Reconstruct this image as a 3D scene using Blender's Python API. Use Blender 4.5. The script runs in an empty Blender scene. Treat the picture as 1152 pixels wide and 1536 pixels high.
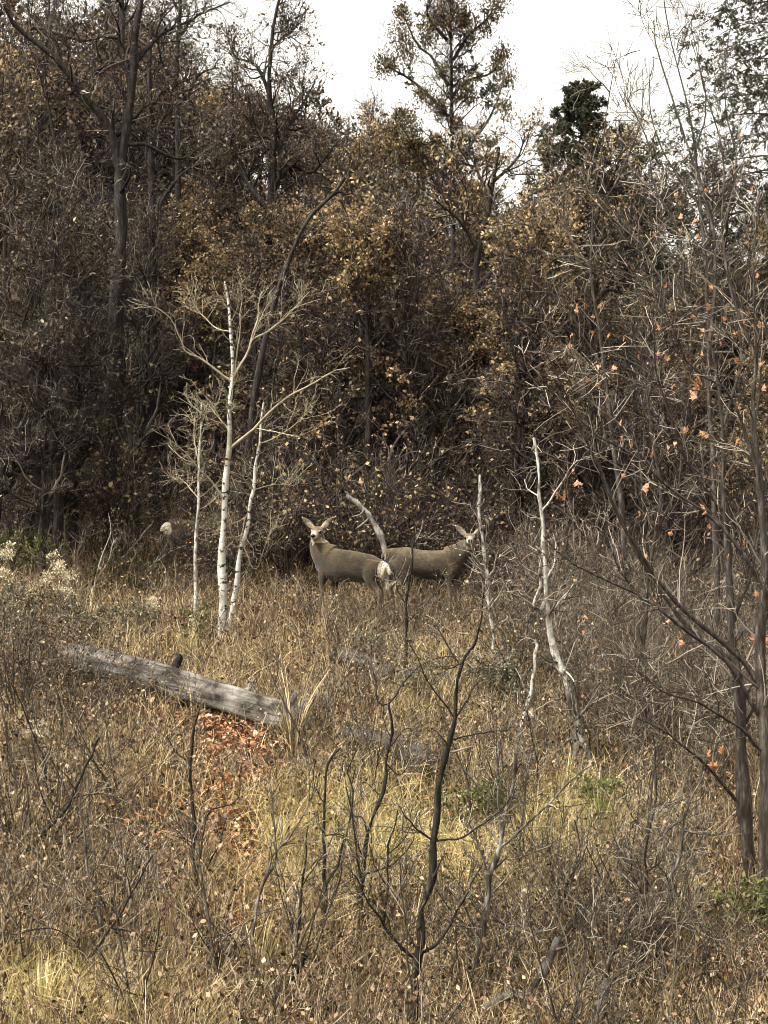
import bpy, math, random
import numpy as np
from mathutils import Vector, Matrix

scene = bpy.context.scene
COL = scene.collection
PI = math.pi

# ------------------------------------------------------------------ camera
F = 2500.0            # focal length in pixels of the 1152x1536 photograph
cam_d = bpy.data.cameras.new('camera')
cam_d.sensor_fit = 'VERTICAL'
cam_d.sensor_height = 36.0
cam_d.lens = 36.0 * F / 1536.0
cam_d.clip_start = 0.05
cam_d.clip_end = 2000
cam = bpy.data.objects.new('camera', cam_d)
COL.objects.link(cam)
cam.location = (0, 0, 0)
cam.rotation_euler = (math.radians(90), 0, 0)
scene.camera = cam

# ------------------------------------------------------------------ sky, sun, exposure
SUN_EL, SUN_AZ = math.radians(58), math.radians(238)      # azimuth clockwise from +Y (from the left, high up)
world = bpy.data.worlds.new('World')
scene.world = world
world.use_nodes = True
wn, wl = world.node_tree.nodes, world.node_tree.links
wn.clear()
sky = wn.new('ShaderNodeTexSky')
sky.sky_type = 'NISHITA'
sky.sun_disc = False
sky.sun_elevation = SUN_EL
sky.sun_rotation = SUN_AZ
sky.air_density = 1.0
sky.dust_density = 4.0
hs = wn.new('ShaderNodeHueSaturation')
hs.inputs['Saturation'].default_value = 0.05
bg = wn.new('ShaderNodeBackground')
bg.inputs['Strength'].default_value = 0.15
wo = wn.new('ShaderNodeOutputWorld')
wl.new(sky.outputs[0], hs.inputs['Color'])
warm = wn.new('ShaderNodeMixRGB')          # thin warm cloud cover
warm.blend_type = 'MULTIPLY'
warm.inputs[0].default_value = 1.0
warm.inputs[2].default_value = (1.0, .955, .86, 1)
wl.new(hs.outputs[0], warm.inputs[1])
wl.new(warm.outputs[0], bg.inputs['Color'])
wl.new(bg.outputs[0], wo.inputs['Surface'])

sun_d = bpy.data.lights.new('sun', 'SUN')
sun_d.energy = 3.2
sun_d.angle = math.radians(14)
sun_d.color = (1.0, 0.95, 0.87)
sun = bpy.data.objects.new('sun', sun_d)
COL.objects.link(sun)
sdir = Vector((math.cos(SUN_EL) * math.sin(SUN_AZ), math.cos(SUN_EL) * math.cos(SUN_AZ), math.sin(SUN_EL)))
sun.rotation_euler = sdir.to_track_quat('Z', 'Y').to_euler()
sun.location = (-10, -10, 30)

scene.view_settings.view_transform = 'Standard'
scene.view_settings.look = 'None'
scene.view_settings.exposure = 1.56
scene.view_settings.gamma = 1
scene.view_settings.use_curve_mapping = False
scene.render.engine = 'CYCLES'
scene.cycles.max_bounces = 5
scene.cycles.diffuse_bounces = 3
scene.cycles.transparent_max_bounces = 4
scene.cycles.pixel_filter_type = 'BLACKMAN_HARRIS'
scene.cycles.filter_width = 1.0


# ------------------------------------------------------------------ helpers
def at(px, py, Y):
    """photo pixel + distance -> point"""
    return np.array([(px - 576.0) / F * Y, Y, (768.0 - py) / F * Y])


def proj(P):
    P = np.asarray(P)
    return 576 + P[..., 0] / P[..., 1] * F, 768 - P[..., 2] / P[..., 1] * F


_PY = np.array([-300, -40, 0, 3, 7, 10.5, 13, 16, 19, 22, 25, 28, 34, 45, 58, 70, 100, 300], float)
_PZ = np.array([-0.5, -1.2, -1.7, -2.6, -3.6, -3.28, -2.84, -2.27, -1.87, -1.5, -1.1, -.6, .65, 3.6, 7.0, 8.2, 7.6, 4], float)
_gy = np.linspace(-300, 300, 6001)
_gzp = np.interp(_gy, _PY, _PZ)
_k = np.exp(-0.5 * (np.arange(-20, 21) / 9.0) ** 2)
_k /= _k.sum()
_gzp = np.convolve(np.pad(_gzp, 20, mode='edge'), _k, mode='valid')


def gz(x, y):
    x = np.asarray(x, float)
    y = np.asarray(y, float)
    z = np.interp(y, _gy, _gzp)
    w = np.clip((y - 2) / 8, 0, 1) * np.clip((90 - y) / 30, 0, 1)
    z = z - 0.075 * 14 * np.tanh(x / 14.0) * w
    z = z + 0.07 * np.sin(0.9 * x + 0.35 * y + .6) * np.sin(0.6 * y - 0.35 * x + 1.0) + 0.035 * np.sin(2.1 * x - 0.7 * y) * np.cos(1.7 * y + .9 * x)
    return z


def ground_at(px, py, y0=7.0, y1=80.0):
    ys = np.linspace(y0, y1, 3000)
    zs = (768 - py) / F * ys
    g = gz((px - 576) / F * ys, ys)
    i = np.argmax(zs <= g) if (zs <= g).any() else len(ys) - 1
    return float(ys[i])


def norm(v):
    return v / np.maximum(np.linalg.norm(v, axis=-1, keepdims=True), 1e-9)


def resample(pts, n):
    """Catmull-Rom through pts (k,3) -> n points"""
    p = np.asarray(pts, float)
    if len(p) == 2:
        t = np.linspace(0, 1, n)[:, None]
        return p[0] * (1 - t) + p[1] * t
    q = np.vstack([2 * p[0] - p[1], p, 2 * p[-1] - p[-2]])
    s = np.r_[0, np.cumsum(np.linalg.norm(np.diff(p, axis=0), axis=1))]
    u = np.interp(np.linspace(0, s[-1], n), s, np.arange(len(p)))
    i = np.minimum(u.astype(int), len(p) - 2)
    t = (u - i)[:, None]
    a, b, c, d = q[i], q[i + 1], q[i + 2], q[i + 3]
    return 0.5 * (2 * b + (c - a) * t + (2 * a - 5 * b + 4 * c - d) * t ** 2 + (3 * b - a - 3 * c + d) * t ** 3)


def spawn(rng, P, R, k, t0, t1, L, ang, wander, up, nseg, rr, tip, taperL=0.5, bend=0.0):
    """children for every parent polyline. P (M,n,3) R (M,n). L: absolute length or fraction list (lo,hi)."""
    M, n, _ = P.shape
    if np.isscalar(k):
        idx = np.repeat(np.arange(M), k)
    else:
        idx = np.repeat(np.arange(M), np.asarray(k, int))
    K = len(idx)
    t = rng.uniform(t0, t1, K)
    u = t * (n - 1)
    i = np.minimum(u.astype(int), n - 2)
    f = (u - i)[:, None]
    a, b = P[idx, i], P[idx, i + 1]
    base = a * (1 - f) + b * f
    rad = R[idx, i] * (1 - f[:, 0]) + R[idx, i + 1] * f[:, 0]
    tan = norm(b - a)
    rnd = norm(rng.normal(size=(K, 3)))
    perp = norm(rnd - (rnd * tan).sum(1, keepdims=True) * tan)
    A = np.radians(rng.normal(ang, 12, K))[:, None]
    d = np.cos(A) * tan + np.sin(A) * perp
    ln = rng.uniform(L[0], L[1], K) * (1 - taperL * t)
    pts = np.empty((K, nseg + 1, 3))
    pts[:, 0] = base
    step = (ln / nseg)[:, None]
    upv = np.array([0, 0, 1.0])
    for s in range(nseg):
        d = norm(d + wander * rng.normal(size=(K, 3)) + up * upv)
        pts[:, s + 1] = pts[:, s] + d * step
    r0 = np.maximum(rad * rr, tip)
    w = np.linspace(0, 1, nseg + 1)[None]
    rads = r0[:, None] * (1 - w) + np.minimum(tip, r0)[:, None] * w
    return pts, rads


def tube_arrays(P, R, sides):
    """P (M,n,3) R (M,n) -> verts, quads"""
    M, n, _ = P.shape
    tan = norm(np.gradient(P, axis=1))
    mean = norm(P[:, -1] - P[:, 0] + 1e-6)
    ref = np.where(np.abs(mean[:, 2:3]) > 0.7, np.array([[1.0, 0.1, 0]]), np.array([[0, 0.1, 1.0]]))
    u = norm(np.cross(tan, ref[:, None, :]))
    v = np.cross(tan, u)
    an = np.linspace(0, 2 * PI, sides, endpoint=False)
    ring = (np.cos(an)[None, None, :, None] * u[:, :, None, :] + np.sin(an)[None, None, :, None] * v[:, :, None, :])
    V = P[:, :, None, :] + ring * R[:, :, None, None]
    V = V.reshape(-1, 3)
    base = (np.arange(M) * n * sides)[:, None, None]
    j = (np.arange(n - 1) * sides)[None, :, None]
    s = np.arange(sides)[None, None, :]
    s2 = (s + 1) % sides
    q = np.stack([base + j + s, base + j + s2, base + j + sides + s2, base + j + sides + s], -1).reshape(-1, 4)
    return V, q


def ribbon_arrays(P, W, side):
    """flat blades: P (M,n,3), W (M,n) half widths, side (M,3)"""
    M, n, _ = P.shape
    V = np.stack([P - side[:, None] * W[..., None], P + side[:, None] * W[..., None]], 2).reshape(-1, 3)
    base = (np.arange(M) * n * 2)[:, None]
    j = (np.arange(n - 1) * 2)[None]
    q = np.stack([base + j, base + j + 1, base + j + 3, base + j + 2], -1).reshape(-1, 4)
    return V, q


def kite_arrays(rng, pos, d, length, width):
    """small folded leaves"""
    K = len(pos)
    d = norm(d)
    rnd = norm(rng.normal(size=(K, 3)))
    s = norm(np.cross(d, rnd))
    nn = np.cross(s, d)
    L = (length if not np.isscalar(length) else np.full(K, length))[:, None]
    Wd = (width if not np.isscalar(width) else np.full(K, width))[:, None]
    fold = rng.uniform(-.35, .35, (K, 1))
    a = pos
    b = pos + d * L * 0.55 + s * Wd + nn * Wd * fold
    c = pos + d * L + nn * L * rng.uniform(-.3, .3, (K, 1))
    e = pos + d * L * 0.5 - s * Wd + nn * Wd * fold
    V = np.stack([a, b, c, e], 1).reshape(-1, 3)
    q = (np.arange(K) * 4)[:, None] + np.arange(4)[None]
    return V, q


def mesh_from(name, chunks, mats, smooth=True):
    """chunks: [(verts, quads, material index)]"""
    me = bpy.data.meshes.new(name)
    vs, qs, mi, off = [], [], [], 0
    for V, q, m in chunks:
        if len(q) == 0:
            continue
        vs.append(V)
        qs.append(q + off)
        mi.append(np.full(len(q), m, np.int32))
        off += len(V)
    V = np.vstack(vs)
    Q = np.vstack(qs).astype(np.int32)
    mi = np.concatenate(mi)
    me.vertices.add(len(V))
    me.vertices.foreach_set('co', V.astype(np.float32).ravel())
    me.loops.add(Q.size)
    me.loops.foreach_set('vertex_index', Q.ravel())
    me.polygons.add(len(Q))
    me.polygons.foreach_set('loop_start', np.arange(0, Q.size, 4, dtype=np.int32))
    me.polygons.foreach_set('material_index', mi)
    me.polygons.foreach_set('use_smooth', np.full(len(Q), smooth))
    for m in mats:
        me.materials.append(m)
    me.update()
    return me


def link(name, me, parent=None):
    o = bpy.data.objects.new(name, me)
    COL.objects.link(o)
    if parent is not None:
        o.parent = parent
    return o


def empty(name, loc):
    o = bpy.data.objects.new(name, None)
    o.location = Vector([float(c) for c in loc])
    COL.objects.link(o)
    return o


def tag(o, label=None, cat=None, group=None, kind=None):
    if label:
        o['label'] = label
    if cat:
        o['category'] = cat
    if group:
        o['group'] = group
    if kind:
        o['kind'] = kind
    return o


def copy_tree(o, parent=None):
    c = o.copy()
    COL.objects.link(c)
    if parent is not None:
        c.parent = parent
    for ch in KIDS.get(o.name, []):
        d = ch.copy()
        COL.objects.link(d)
        d.parent = c
    return c


KIDS = {}


# ------------------------------------------------------------------ materials
def mat_new(name):
    m = bpy.data.materials.new(name)
    m.use_nodes = True
    nt = m.node_tree
    b = nt.nodes['Principled BSDF']
    b.inputs['Roughness'].default_value = 0.85
    b.inputs['Specular IOR Level'].default_value = 0.2
    return m, nt, b


def ramp(nt, cols, fac, interp='LINEAR'):
    r = nt.nodes.new('ShaderNodeValToRGB')
    r.color_ramp.interpolation = interp
    while len(r.color_ramp.elements) < len(cols):
        r.color_ramp.elements.new(0.5)
    for e, (p, c) in zip(r.color_ramp.elements, cols):
        e.position = p
        e.color = (*c, 1)
    nt.links.new(fac, r.inputs[0])
    return r


def noise(nt, scale, detail=4, vec=None, rough=0.6):
    n = nt.nodes.new('ShaderNodeTexNoise')
    n.inputs['Scale'].default_value = scale
    n.inputs['Detail'].default_value = detail
    n.inputs['Roughness'].default_value = rough
    if vec is not None:
        nt.links.new(vec, n.inputs['Vector'])
    return n


def coord(nt, stretch=(1, 1, 1)):
    c = nt.nodes.new('ShaderNodeTexCoord')
    mp = nt.nodes.new('ShaderNodeMapping')
    mp.inputs['Scale'].default_value = stretch
    nt.links.new(c.outputs['Object'], mp.inputs[0])
    return mp.outputs[0]


def bump(nt, b, h, strength, dist=0.02):
    n = nt.nodes.new('ShaderNodeBump')
    n.inputs['Strength'].default_value = strength
    n.inputs['Distance'].default_value = dist
    nt.links.new(h, n.inputs['Height'])
    nt.links.new(n.outputs[0], b.inputs['Normal'])


def bark_mat(name, cols, scale=9, stretch=(1, 1, .25), bmp=.6):
    m, nt, b = mat_new(name)
    v = coord(nt, stretch)
    n = noise(nt, scale, 5, v, .65)
    r = ramp(nt, cols, n.outputs['Fac'])
    nt.links.new(r.outputs[0], b.inputs['Base Color'])
    bump(nt, b, n.outputs['Fac'], bmp)
    return m


def island_mat(name, cols, trans=0.0, interp='LINEAR', rough=.8, spec=.15):
    """each loose piece its own colour"""
    m, nt, b = mat_new(name)
    g = nt.nodes.new('ShaderNodeNewGeometry')
    r = ramp(nt, cols, g.outputs['Random Per Island'], interp)
    nt.links.new(r.outputs[0], b.inputs['Base Color'])
    b.inputs['Roughness'].default_value = rough
    b.inputs['Specular IOR Level'].default_value = spec
    if trans > 0:
        t = nt.nodes.new('ShaderNodeBsdfTranslucent')
        mx = nt.nodes.new('ShaderNodeMixShader')
        mx.inputs[0].default_value = trans
        nt.links.new(r.outputs[0], t.inputs['Color'])
        nt.links.new(b.outputs[0], mx.inputs[1])
        nt.links.new(t.outputs[0], mx.inputs[2])
        nt.links.new(mx.outputs[0], nt.nodes['Material Output'].inputs['Surface'])
    return m


M = {}
M['oak_bark'] = bark_mat('oak_bark', [(.35, (.006, .005, .004)), (.52, (.019, .016, .013)), (.72, (.06, .052, .043))], 22)
M['oak_twig'] = island_mat('oak_twig', [(0, (.007, .0055, .0045)), (.55, (.026, .021, .016)), (.84, (.085, .071, .056)), (1, (.25, .215, .175))])
M['grey_twig'] = island_mat('grey_twig', [(0, (.020, .016, .012)), (.5, (.055, .044, .032)), (.8, (.16, .134, .103)), (1, (.40, .355, .29))])
M['maple_bark'] = bark_mat('maple_bark', [(.33, (.014, .011, .009)), (.52, (.042, .035, .028)), (.72, (.13, .115, .095))], 28)
M['sapling_bark'] = bark_mat('sapling_bark', [(.35, (.006, .005, .004)), (.55, (.016, .013, .010)), (.74, (.085, .07, .056))], 34)
M['grey_bark'] = bark_mat('grey_bark', [(.36, (.02, .017, .014)), (.52, (.075, .065, .055)), (.66, (.26, .24, .21))], 26)
M['pale_bark'] = bark_mat('pale_bark', [(.36, (.03, .026, .021)), (.46, (.20, .185, .155)), (.66, (.50, .48, .43))], 18, (1, 1, .6))
M['aspen_limb'] = bark_mat('aspen_limb', [(.3, (.12, .10, .07)), (.55, (.27, .235, .16)), (.8, (.40, .365, .27))], 12)
M['aspen_twig'] = island_mat('aspen_twig', [(0, (.07, .055, .038)), (.5, (.20, .17, .115)), (1, (.36, .32, .23))])
M['leaf_tan'] = island_mat('leaf_tan', [(0, (.06, .042, .024)), (.35, (.19, .132, .07)), (.7, (.37, .265, .14)), (1, (.54, .41, .235))], .3)
M['leaf_brown'] = island_mat('leaf_brown', [(0, (.025, .019, .014)), (.5, (.075, .056, .037)), (.82, (.16, .122, .078)), (1, (.34, .27, .18))], .2)
M['leaf_olive'] = island_mat('leaf_olive', [(0, (.022, .019, .010)), (.45, (.065, .053, .025)), (.8, (.13, .10, .048)), (1, (.27, .19, .09))], .2)
M['needle'] = island_mat('needle', [(0, (.018, .022, .013)), (.6, (.045, .05, .028)), (1, (.085, .085, .05))], .1)
M['juniper'] = island_mat('juniper', [(0, (.030, .027, .014)), (.45, (.065, .055, .026)), (.75, (.115, .088, .042)), (1, (.19, .125, .06))], .1)
M['grass_tan'] = island_mat('grass_tan', [(0, (.035, .023, .012)), (.35, (.18, .128, .060)), (.7, (.42, .32, .165)), (1, (.70, .58, .36))], .25)
M['grass_yellow'] = island_mat('grass_yellow', [(0, (.17, .135, .05)), (.4, (.37, .30, .115)), (.75, (.52, .44, .19)), (1, (.64, .57, .32))], .3)
M['grass_green'] = island_mat('grass_green', [(0, (.09, .10, .03)), (.5, (.20, .20, .07)), (1, (.36, .33, .14))], .3)
M['weed_stem'] = island_mat('weed_stem', [(0, (.022, .016, .010)), (.45, (.085, .062, .038)), (.8, (.22, .17, .105)), (1, (.46, .38, .26))])
M['weed_leaf'] = island_mat('weed_leaf', [(0, (.018, .011, .007)), (.45, (.085, .050, .029)), (.8, (.23, .145, .082)), (1, (.48, .37, .24))], .2)
M['litter'] = island_mat('litter', [(0, (.026, .016, .010)), (.32, (.13, .060, .030)), (.65, (.31, .145, .07)), (.88, (.42, .25, .14)), (1, (.54, .41, .28))], .15)
M['maple_leaf'] = island_mat('maple_leaf', [(0, (.20, .075, .035)), (.5, (.33, .135, .06)), (1, (.45, .23, .11))], .3)
M['maple_leaf_pink'] = island_mat('maple_leaf_pink', [(0, (.30, .10, .07)), (.5, (.42, .20, .135)), (1, (.50, .29, .19))], .3)
M['sage'] = island_mat('sage', [(0, (.05, .047, .030)), (.5, (.135, .125, .080)), (1, (.26, .245, .165))], .1)
M['green_leaf'] = island_mat('green_leaf', [(0, (.035, .042, .016)), (.5, (.09, .10, .035)), (1, (.19, .19, .075))], .25)
M['seed'] = island_mat('seed', [(0, (.22, .18, .11)), (.5, (.44, .38, .25)), (1, (.66, .60, .44))], .2)
M['char'] = bark_mat('char', [(.3, (.003, .003, .003)), (.7, (.012, .011, .010))], 40)
M['horn'] = mat_new('horn')[0]
M['horn'].node_tree.nodes['Principled BSDF'].inputs['Base Color'].default_value = (.008, .007, .006, 1)
M['horn'].node_tree.nodes['Principled BSDF'].inputs['Roughness'].default_value = .3


def make_aspen_bark():
    m, nt, b = mat_new('aspen_bark')
    v = coord(nt, (8, 8, 17))
    n1 = noise(nt, 1.15, 5, v, .62)
    r1 = ramp(nt, [(.0, (.02, .018, .016)), (.40, (.03, .027, .024)), (.455, (.46, .45, .41)), (1, (.60, .59, .545))], n1.outputs['Fac'])
    v2 = coord(nt, (3, 3, 2))
    n2 = noise(nt, 1.5, 4, v2)
    r2 = ramp(nt, [(.35, (.42, .39, .33)), (.6, (1, 1, 1))], n2.outputs['Fac'])
    mx = nt.nodes.new('ShaderNodeMixRGB')
    mx.blend_type = 'MULTIPLY'
    mx.inputs[0].default_value = 1
    nt.links.new(r1.outputs[0], mx.inputs[1])
    nt.links.new(r2.outputs[0], mx.inputs[2])
    nt.links.new(mx.outputs[0], b.inputs['Base Color'])
    bump(nt, b, n1.outputs['Fac'], .3, .01)
    return m


M['aspen_bark'] = make_aspen_bark()


def make_log_wood(name, axis='X', light=1.0):
    m, nt, b = mat_new(name)
    st = {'X': (1.0, 14, 14), 'Z': (12, 12, 1.2)}[axis]
    v = coord(nt, st)
    n1 = noise(nt, 1.6, 6, v, .7)
    r1 = ramp(nt, [(.33, (.012, .010, .009)), (.43, (.17 * light, .16 * light, .145 * light)), (.62, (.30 * light, .285 * light, .26 * light)), (.8, (.42 * light, .405 * light, .375 * light))], n1.outputs['Fac'])
    v2 = coord(nt, (1.6, 2, 2))
    n2 = noise(nt, 2.5, 5, v2)
    r2 = ramp(nt, [(.38, (.12, .105, .09)), (.5, (.6, .57, .53)), (.62, (1.1, 1.1, 1.08))], n2.outputs['Fac'])
    mx = nt.nodes.new('ShaderNodeMixRGB')
    mx.blend_type = 'MULTIPLY'
    mx.inputs[0].default_value = 1
    nt.links.new(r1.outputs[0], mx.inputs[1])
    nt.links.new(r2.outputs[0], mx.inputs[2])
    nt.links.new(mx.outputs[0], b.inputs['Base Color'])
    bump(nt, b, n1.outputs['Fac'], .9, .03)
    return m


M['log_wood'] = make_log_wood('log_wood', 'X', .62)
M['old_log_wood'] = make_log_wood('old_log_wood', 'X', .33)
M['snag_wood'] = make_log_wood('snag_wood', 'Z', 1.0)
M['old_wood'] = make_log_wood('old_wood', 'Z', .62)


def make_ground():
    m, nt, b = mat_new('forest_floor')
    c = nt.nodes.new('ShaderNodeTexCoord')
    n1 = noise(nt, 22, 6, c.outputs['Object'], .75)
    r1 = ramp(nt, [(.35, (.010, .007, .005)), (.5, (.038, .027, .017)), (.65, (.09, .063, .037)), (.8, (.20, .14, .085))], n1.outputs['Fac'])
    n2 = noise(nt, .6, 4, c.outputs['Object'])
    r2 = ramp(nt, [(.35, (.55, .52, .48)), (.65, (1.1, 1.05, .9))], n2.outputs['Fac'])
    mx = nt.nodes.new('ShaderNodeMixRGB')
    mx.blend_type = 'MULTIPLY'
    mx.inputs[0].default_value = 1
    nt.links.new(r1.outputs[0], mx.inputs[1])
    nt.links.new(r2.outputs[0], mx.inputs[2])
    nt.links.new(mx.outputs[0], b.inputs['Base Color'])
    bump(nt, b, n1.outputs['Fac'], 1.0, .05)
    return m


M['ground'] = make_ground()


def make_fur():
    m, nt, b = mat_new('deer_fur')
    a = nt.nodes.new('ShaderNodeAttribute')
    a.attribute_name = 'fur'
    v = coord(nt, (9, 22, 22))
    n = noise(nt, 2.6, 6, v, .8)
    r = ramp(nt, [(.36, (.42, .42, .42)), (.64, (1.6, 1.56, 1.48))], n.outputs['Fac'])
    v2 = coord(nt, (4, 4, 4))
    n2 = noise(nt, 1.5, 3, v2)
    r2 = ramp(nt, [(.35, (.58, .56, .54)), (.65, (1.25, 1.24, 1.2))], n2.outputs['Fac'])
    mx = nt.nodes.new('ShaderNodeMixRGB')
    mx.blend_type = 'MULTIPLY'
    mx.inputs[0].default_value = 1
    nt.links.new(a.outputs['Color'], mx.inputs[1])
    nt.links.new(r.outputs[0], mx.inputs[2])
    mx2 = nt.nodes.new('ShaderNodeMixRGB')
    mx2.blend_type = 'MULTIPLY'
    mx2.inputs[0].default_value = 1
    nt.links.new(mx.outputs[0], mx2.inputs[1])
    nt.links.new(r2.outputs[0], mx2.inputs[2])
    nt.links.new(mx2.outputs[0], b.inputs['Base Color'])
    b.inputs['Roughness'].default_value = .9
    b.inputs['Sheen Weight'].default_value = .15
    bump(nt, b, n.outputs['Fac'], .5, .01)
    return m


M['fur'] = make_fur()

# ------------------------------------------------------------------ ground sheet
xs = np.r_[-300, -200, -120, -70, -45, -30, np.arange(-22, 22.01, .2), 30, 45, 70, 120, 200, 300]
ys = np.r_[-300, -200, -100, -50, -25, -12, np.arange(-6, 50.01, .2), np.arange(52, 80, 2), 90, 110, 150, 200, 300]
GX, GY = np.meshgrid(xs, ys)
GZ = gz(GX, GY)
nx, ny = len(xs), len(ys)
V = np.stack([GX, GY, GZ], -1).reshape(-1, 3)
ii, jj = np.meshgrid(np.arange(nx - 1), np.arange(ny - 1))
b0 = (jj * nx + ii).ravel()
Q = np.stack([b0, b0 + 1, b0 + nx + 1, b0 + nx], -1)
tag(link('ground', mesh_from('ground', [(V, Q, 0)], [M['ground']])), 'sloping hillside floor of brown earth and leaf litter', kind='structure')


# ------------------------------------------------------------------ traced trees (each traced limb is a part)
def trace(pts, Y, r0, r1, n=14, jit=0.06, rng=None, depth=0.0):
    """photo pixels at a real distance -> polyline; points may carry their own change of distance"""
    P = np.array([at(p[0], p[1], Y + (p[2] if len(p) > 2 else 0)) for p in pts])
    P = resample(P, n)
    L = np.linalg.norm(np.diff(P, axis=0), axis=1).sum()
    if rng is not None and jit > 0:
        w = rng.normal(size=(n, 3)) * jit * 0.12 * min(L, 2.5)
        w[1:-1] = (w[:-2] + 2 * w[1:-1] + w[2:]) / 4
        w[0] = 0
        P = P + w
    if depth:
        P[:, 1] += np.linspace(0, 1, n) ** 1.3 * depth
    R = np.linspace(r0, r1, n) / F * Y
    return P, R


def to_ground(P, sink=.1):
    """drop the first point of a trunk into the ground below it"""
    g = gz(P[0, 0], P[0, 1])
    P = P.copy()
    P[0, 2] = min(P[0, 2], g) - sink
    return P


def bud(P, sides, R):
    return tube_arrays(P[None], R[None], sides)


def traced_tree(name, label, cat, trunk, branches, bark, twigmat, Y, spec, leaf=None, seed=1, group=None, twig_from_trunk=(0, 0), limbmat=None, part='branch', sides=7, kink=1.0, thin=1.0):
    """trunk: (pts, r0, r1); branches: list of (pts, r0, r1, depth). spec: list of spawn dicts applied after the limbs"""
    rng = np.random.default_rng(seed)
    TP, TR = trace(trunk[0], Y, trunk[1] * (1 + thin) / 2, trunk[2] * thin, 22, .05 * kink, rng)
    TR = TR * (1 + .10 * kink * rng.normal(size=22))
    TP = to_ground(TP)
    base = TP[0].copy()
    base[2] += .1
    root = empty(name, base)
    tag(root, label, cat, group)
    lim = []
    for br in branches:
        P, R = trace(br[0], Y, br[1] * thin, br[2] * thin, 14, .07 * kink, rng, br[3] if len(br) > 3 else rng.uniform(-.5, .5))
        # root the limb on the nearest point of the trunk or of an earlier limb
        allP = np.vstack([TP] + [l[0] for l in lim])
        k = np.argmin(((allP - P[0]) ** 2).sum(1))
        off = allP[k] - P[0]
        if np.linalg.norm(off) < .8:
            P = P + off * np.linspace(1, 0, len(P))[:, None]
        lim.append((P, R))
    V, q = bud(TP - base, sides, TR)
    link('trunk', mesh_from('trunk', [(V, q, 0)], [M[bark]]), root)
    for P, R in lim:
        V, q = bud(P - base, 6, R)
        link(part, mesh_from(part, [(V, q, 0)], [M[limbmat or bark]]), root)
    # twigs
    src = [(resample(P, 14), np.interp(np.linspace(0, 1, 14), np.linspace(0, 1, len(R)), R)) for P, R in lim]
    chunks, tips = [], []
    lev = []
    if src:
        lev.append((np.stack([s[0] for s in src]), np.stack([s[1] for s in src])))
    P0 = resample(TP, 14)
    R0 = np.interp(np.linspace(0, 1, 14), np.linspace(0, 1, 22), TR)
    cur = []
    sp = dict(spec[0])
    if src:
        cur.append(spawn(rng, lev[0][0], lev[0][1], **sp))
    if twig_from_trunk[0]:
        s2 = dict(sp)
        s2['k'] = twig_from_trunk[0]
        s2['t0'] = twig_from_trunk[1]
        s2['t1'] = 1.0
        cur.append(spawn(rng, P0[None], R0[None], **s2))
    P = np.concatenate([c[0] for c in cur])
    R = np.concatenate([c[1] for c in cur])
    chunks.append((*tube_arrays(P - base, R, 4), 0))
    tips.append(P)
    for sp in spec[1:]:
        P, R = spawn(rng, P, R, **sp)
        chunks.append((*tube_arrays(P - base, R, 3), 0))
        tips.append(P)
    if leaf:
        T = tips[-1]
        n = leaf['n']
        w = np.ones(len(T))
        if 'zmin' in leaf:
            w = np.clip((T[:, 0, 2] - leaf['zmin']) / 1.5, 0.02, 1)
        k = rng.choice(len(T), n, p=w / w.sum())
        j = rng.integers(1, T.shape[1], n)
        pos = T[k, j] - base + rng.normal(size=(n, 3)) * .012
        d = norm(T[k, j] - T[k, j - 1]) + rng.normal(size=(n, 3)) * .7
        sz = rng.uniform(*leaf['size'], n)
        chunks.append((*kite_arrays(rng, pos, d, sz, sz * leaf.get('w', .3)), 1))
    mats = [M[twigmat]] + ([M[leaf['mat']]] if leaf else [])
    link('crown', mesh_from('crown', chunks, mats), root)
    root['_'] = 0
    del root['_']
    return root, tips


OAK_SPEC = [dict(k=12, t0=.15, t1=1, L=(.5, 1.3), ang=55, wander=.35, up=.12, nseg=5, rr=.55, tip=.004),
            dict(k=7, t0=.15, t1=1, L=(.25, .65), ang=50, wander=.35, up=.1, nseg=3, rr=.55, tip=.003),
            dict(k=4, t0=.2, t1=1, L=(.12, .30), ang=45, wander=.3, up=.1, nseg=2, rr=.7, tip=.0026)]

traced_tree('oak_tree', 'tall dark oak with a thick forked trunk, nearly bare, left of the aspens', 'tree',
            ([(170, 775), (168, 680), (173, 560), (178, 450), (181, 340), (179, 270), (190, 190), (200, 110), (200, 60), (212, 0), (220, -60)], 15, 4),
            [([(179, 262), (163, 195), (128, 150), (95, 105), (52, 70), (28, 45), (10, 5)], 8, 2.5, -.6),
             ([(196, 130), (184, 80), (180, 30), (176, -40)], 5.5, 3, .3),
             ([(203, 78), (225, 55), (245, 35), (285, 18)], 4.5, 1.5, .4),
             ([(184, 52), (155, 46), (118, 50), (60, 30)], 3.5, 1.2, .6),
             ([(182, 225), (215, 222), (265, 235), (300, 205)], 3.5, 1.2, .5),
             ([(130, 150), (140, 110), (165, 90), (172, 60)], 3, 1, .3),
             ([(95, 105), (80, 70), (70, 30), (72, -20)], 3.2, 1.2, .2),
             ([(176, 500), (150, 505), (120, 500), (95, 515)], 2.5, 1, -.4),
             ([(170, 590), (205, 572), (220, 560), (230, 540)], 2.5, 1, -.4)],
            'oak_bark', 'oak_twig', 25.5, OAK_SPEC, dict(n=900, size=(.035, .075), mat='leaf_brown', zmin=3.0), 11, None, (9, .4))
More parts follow.
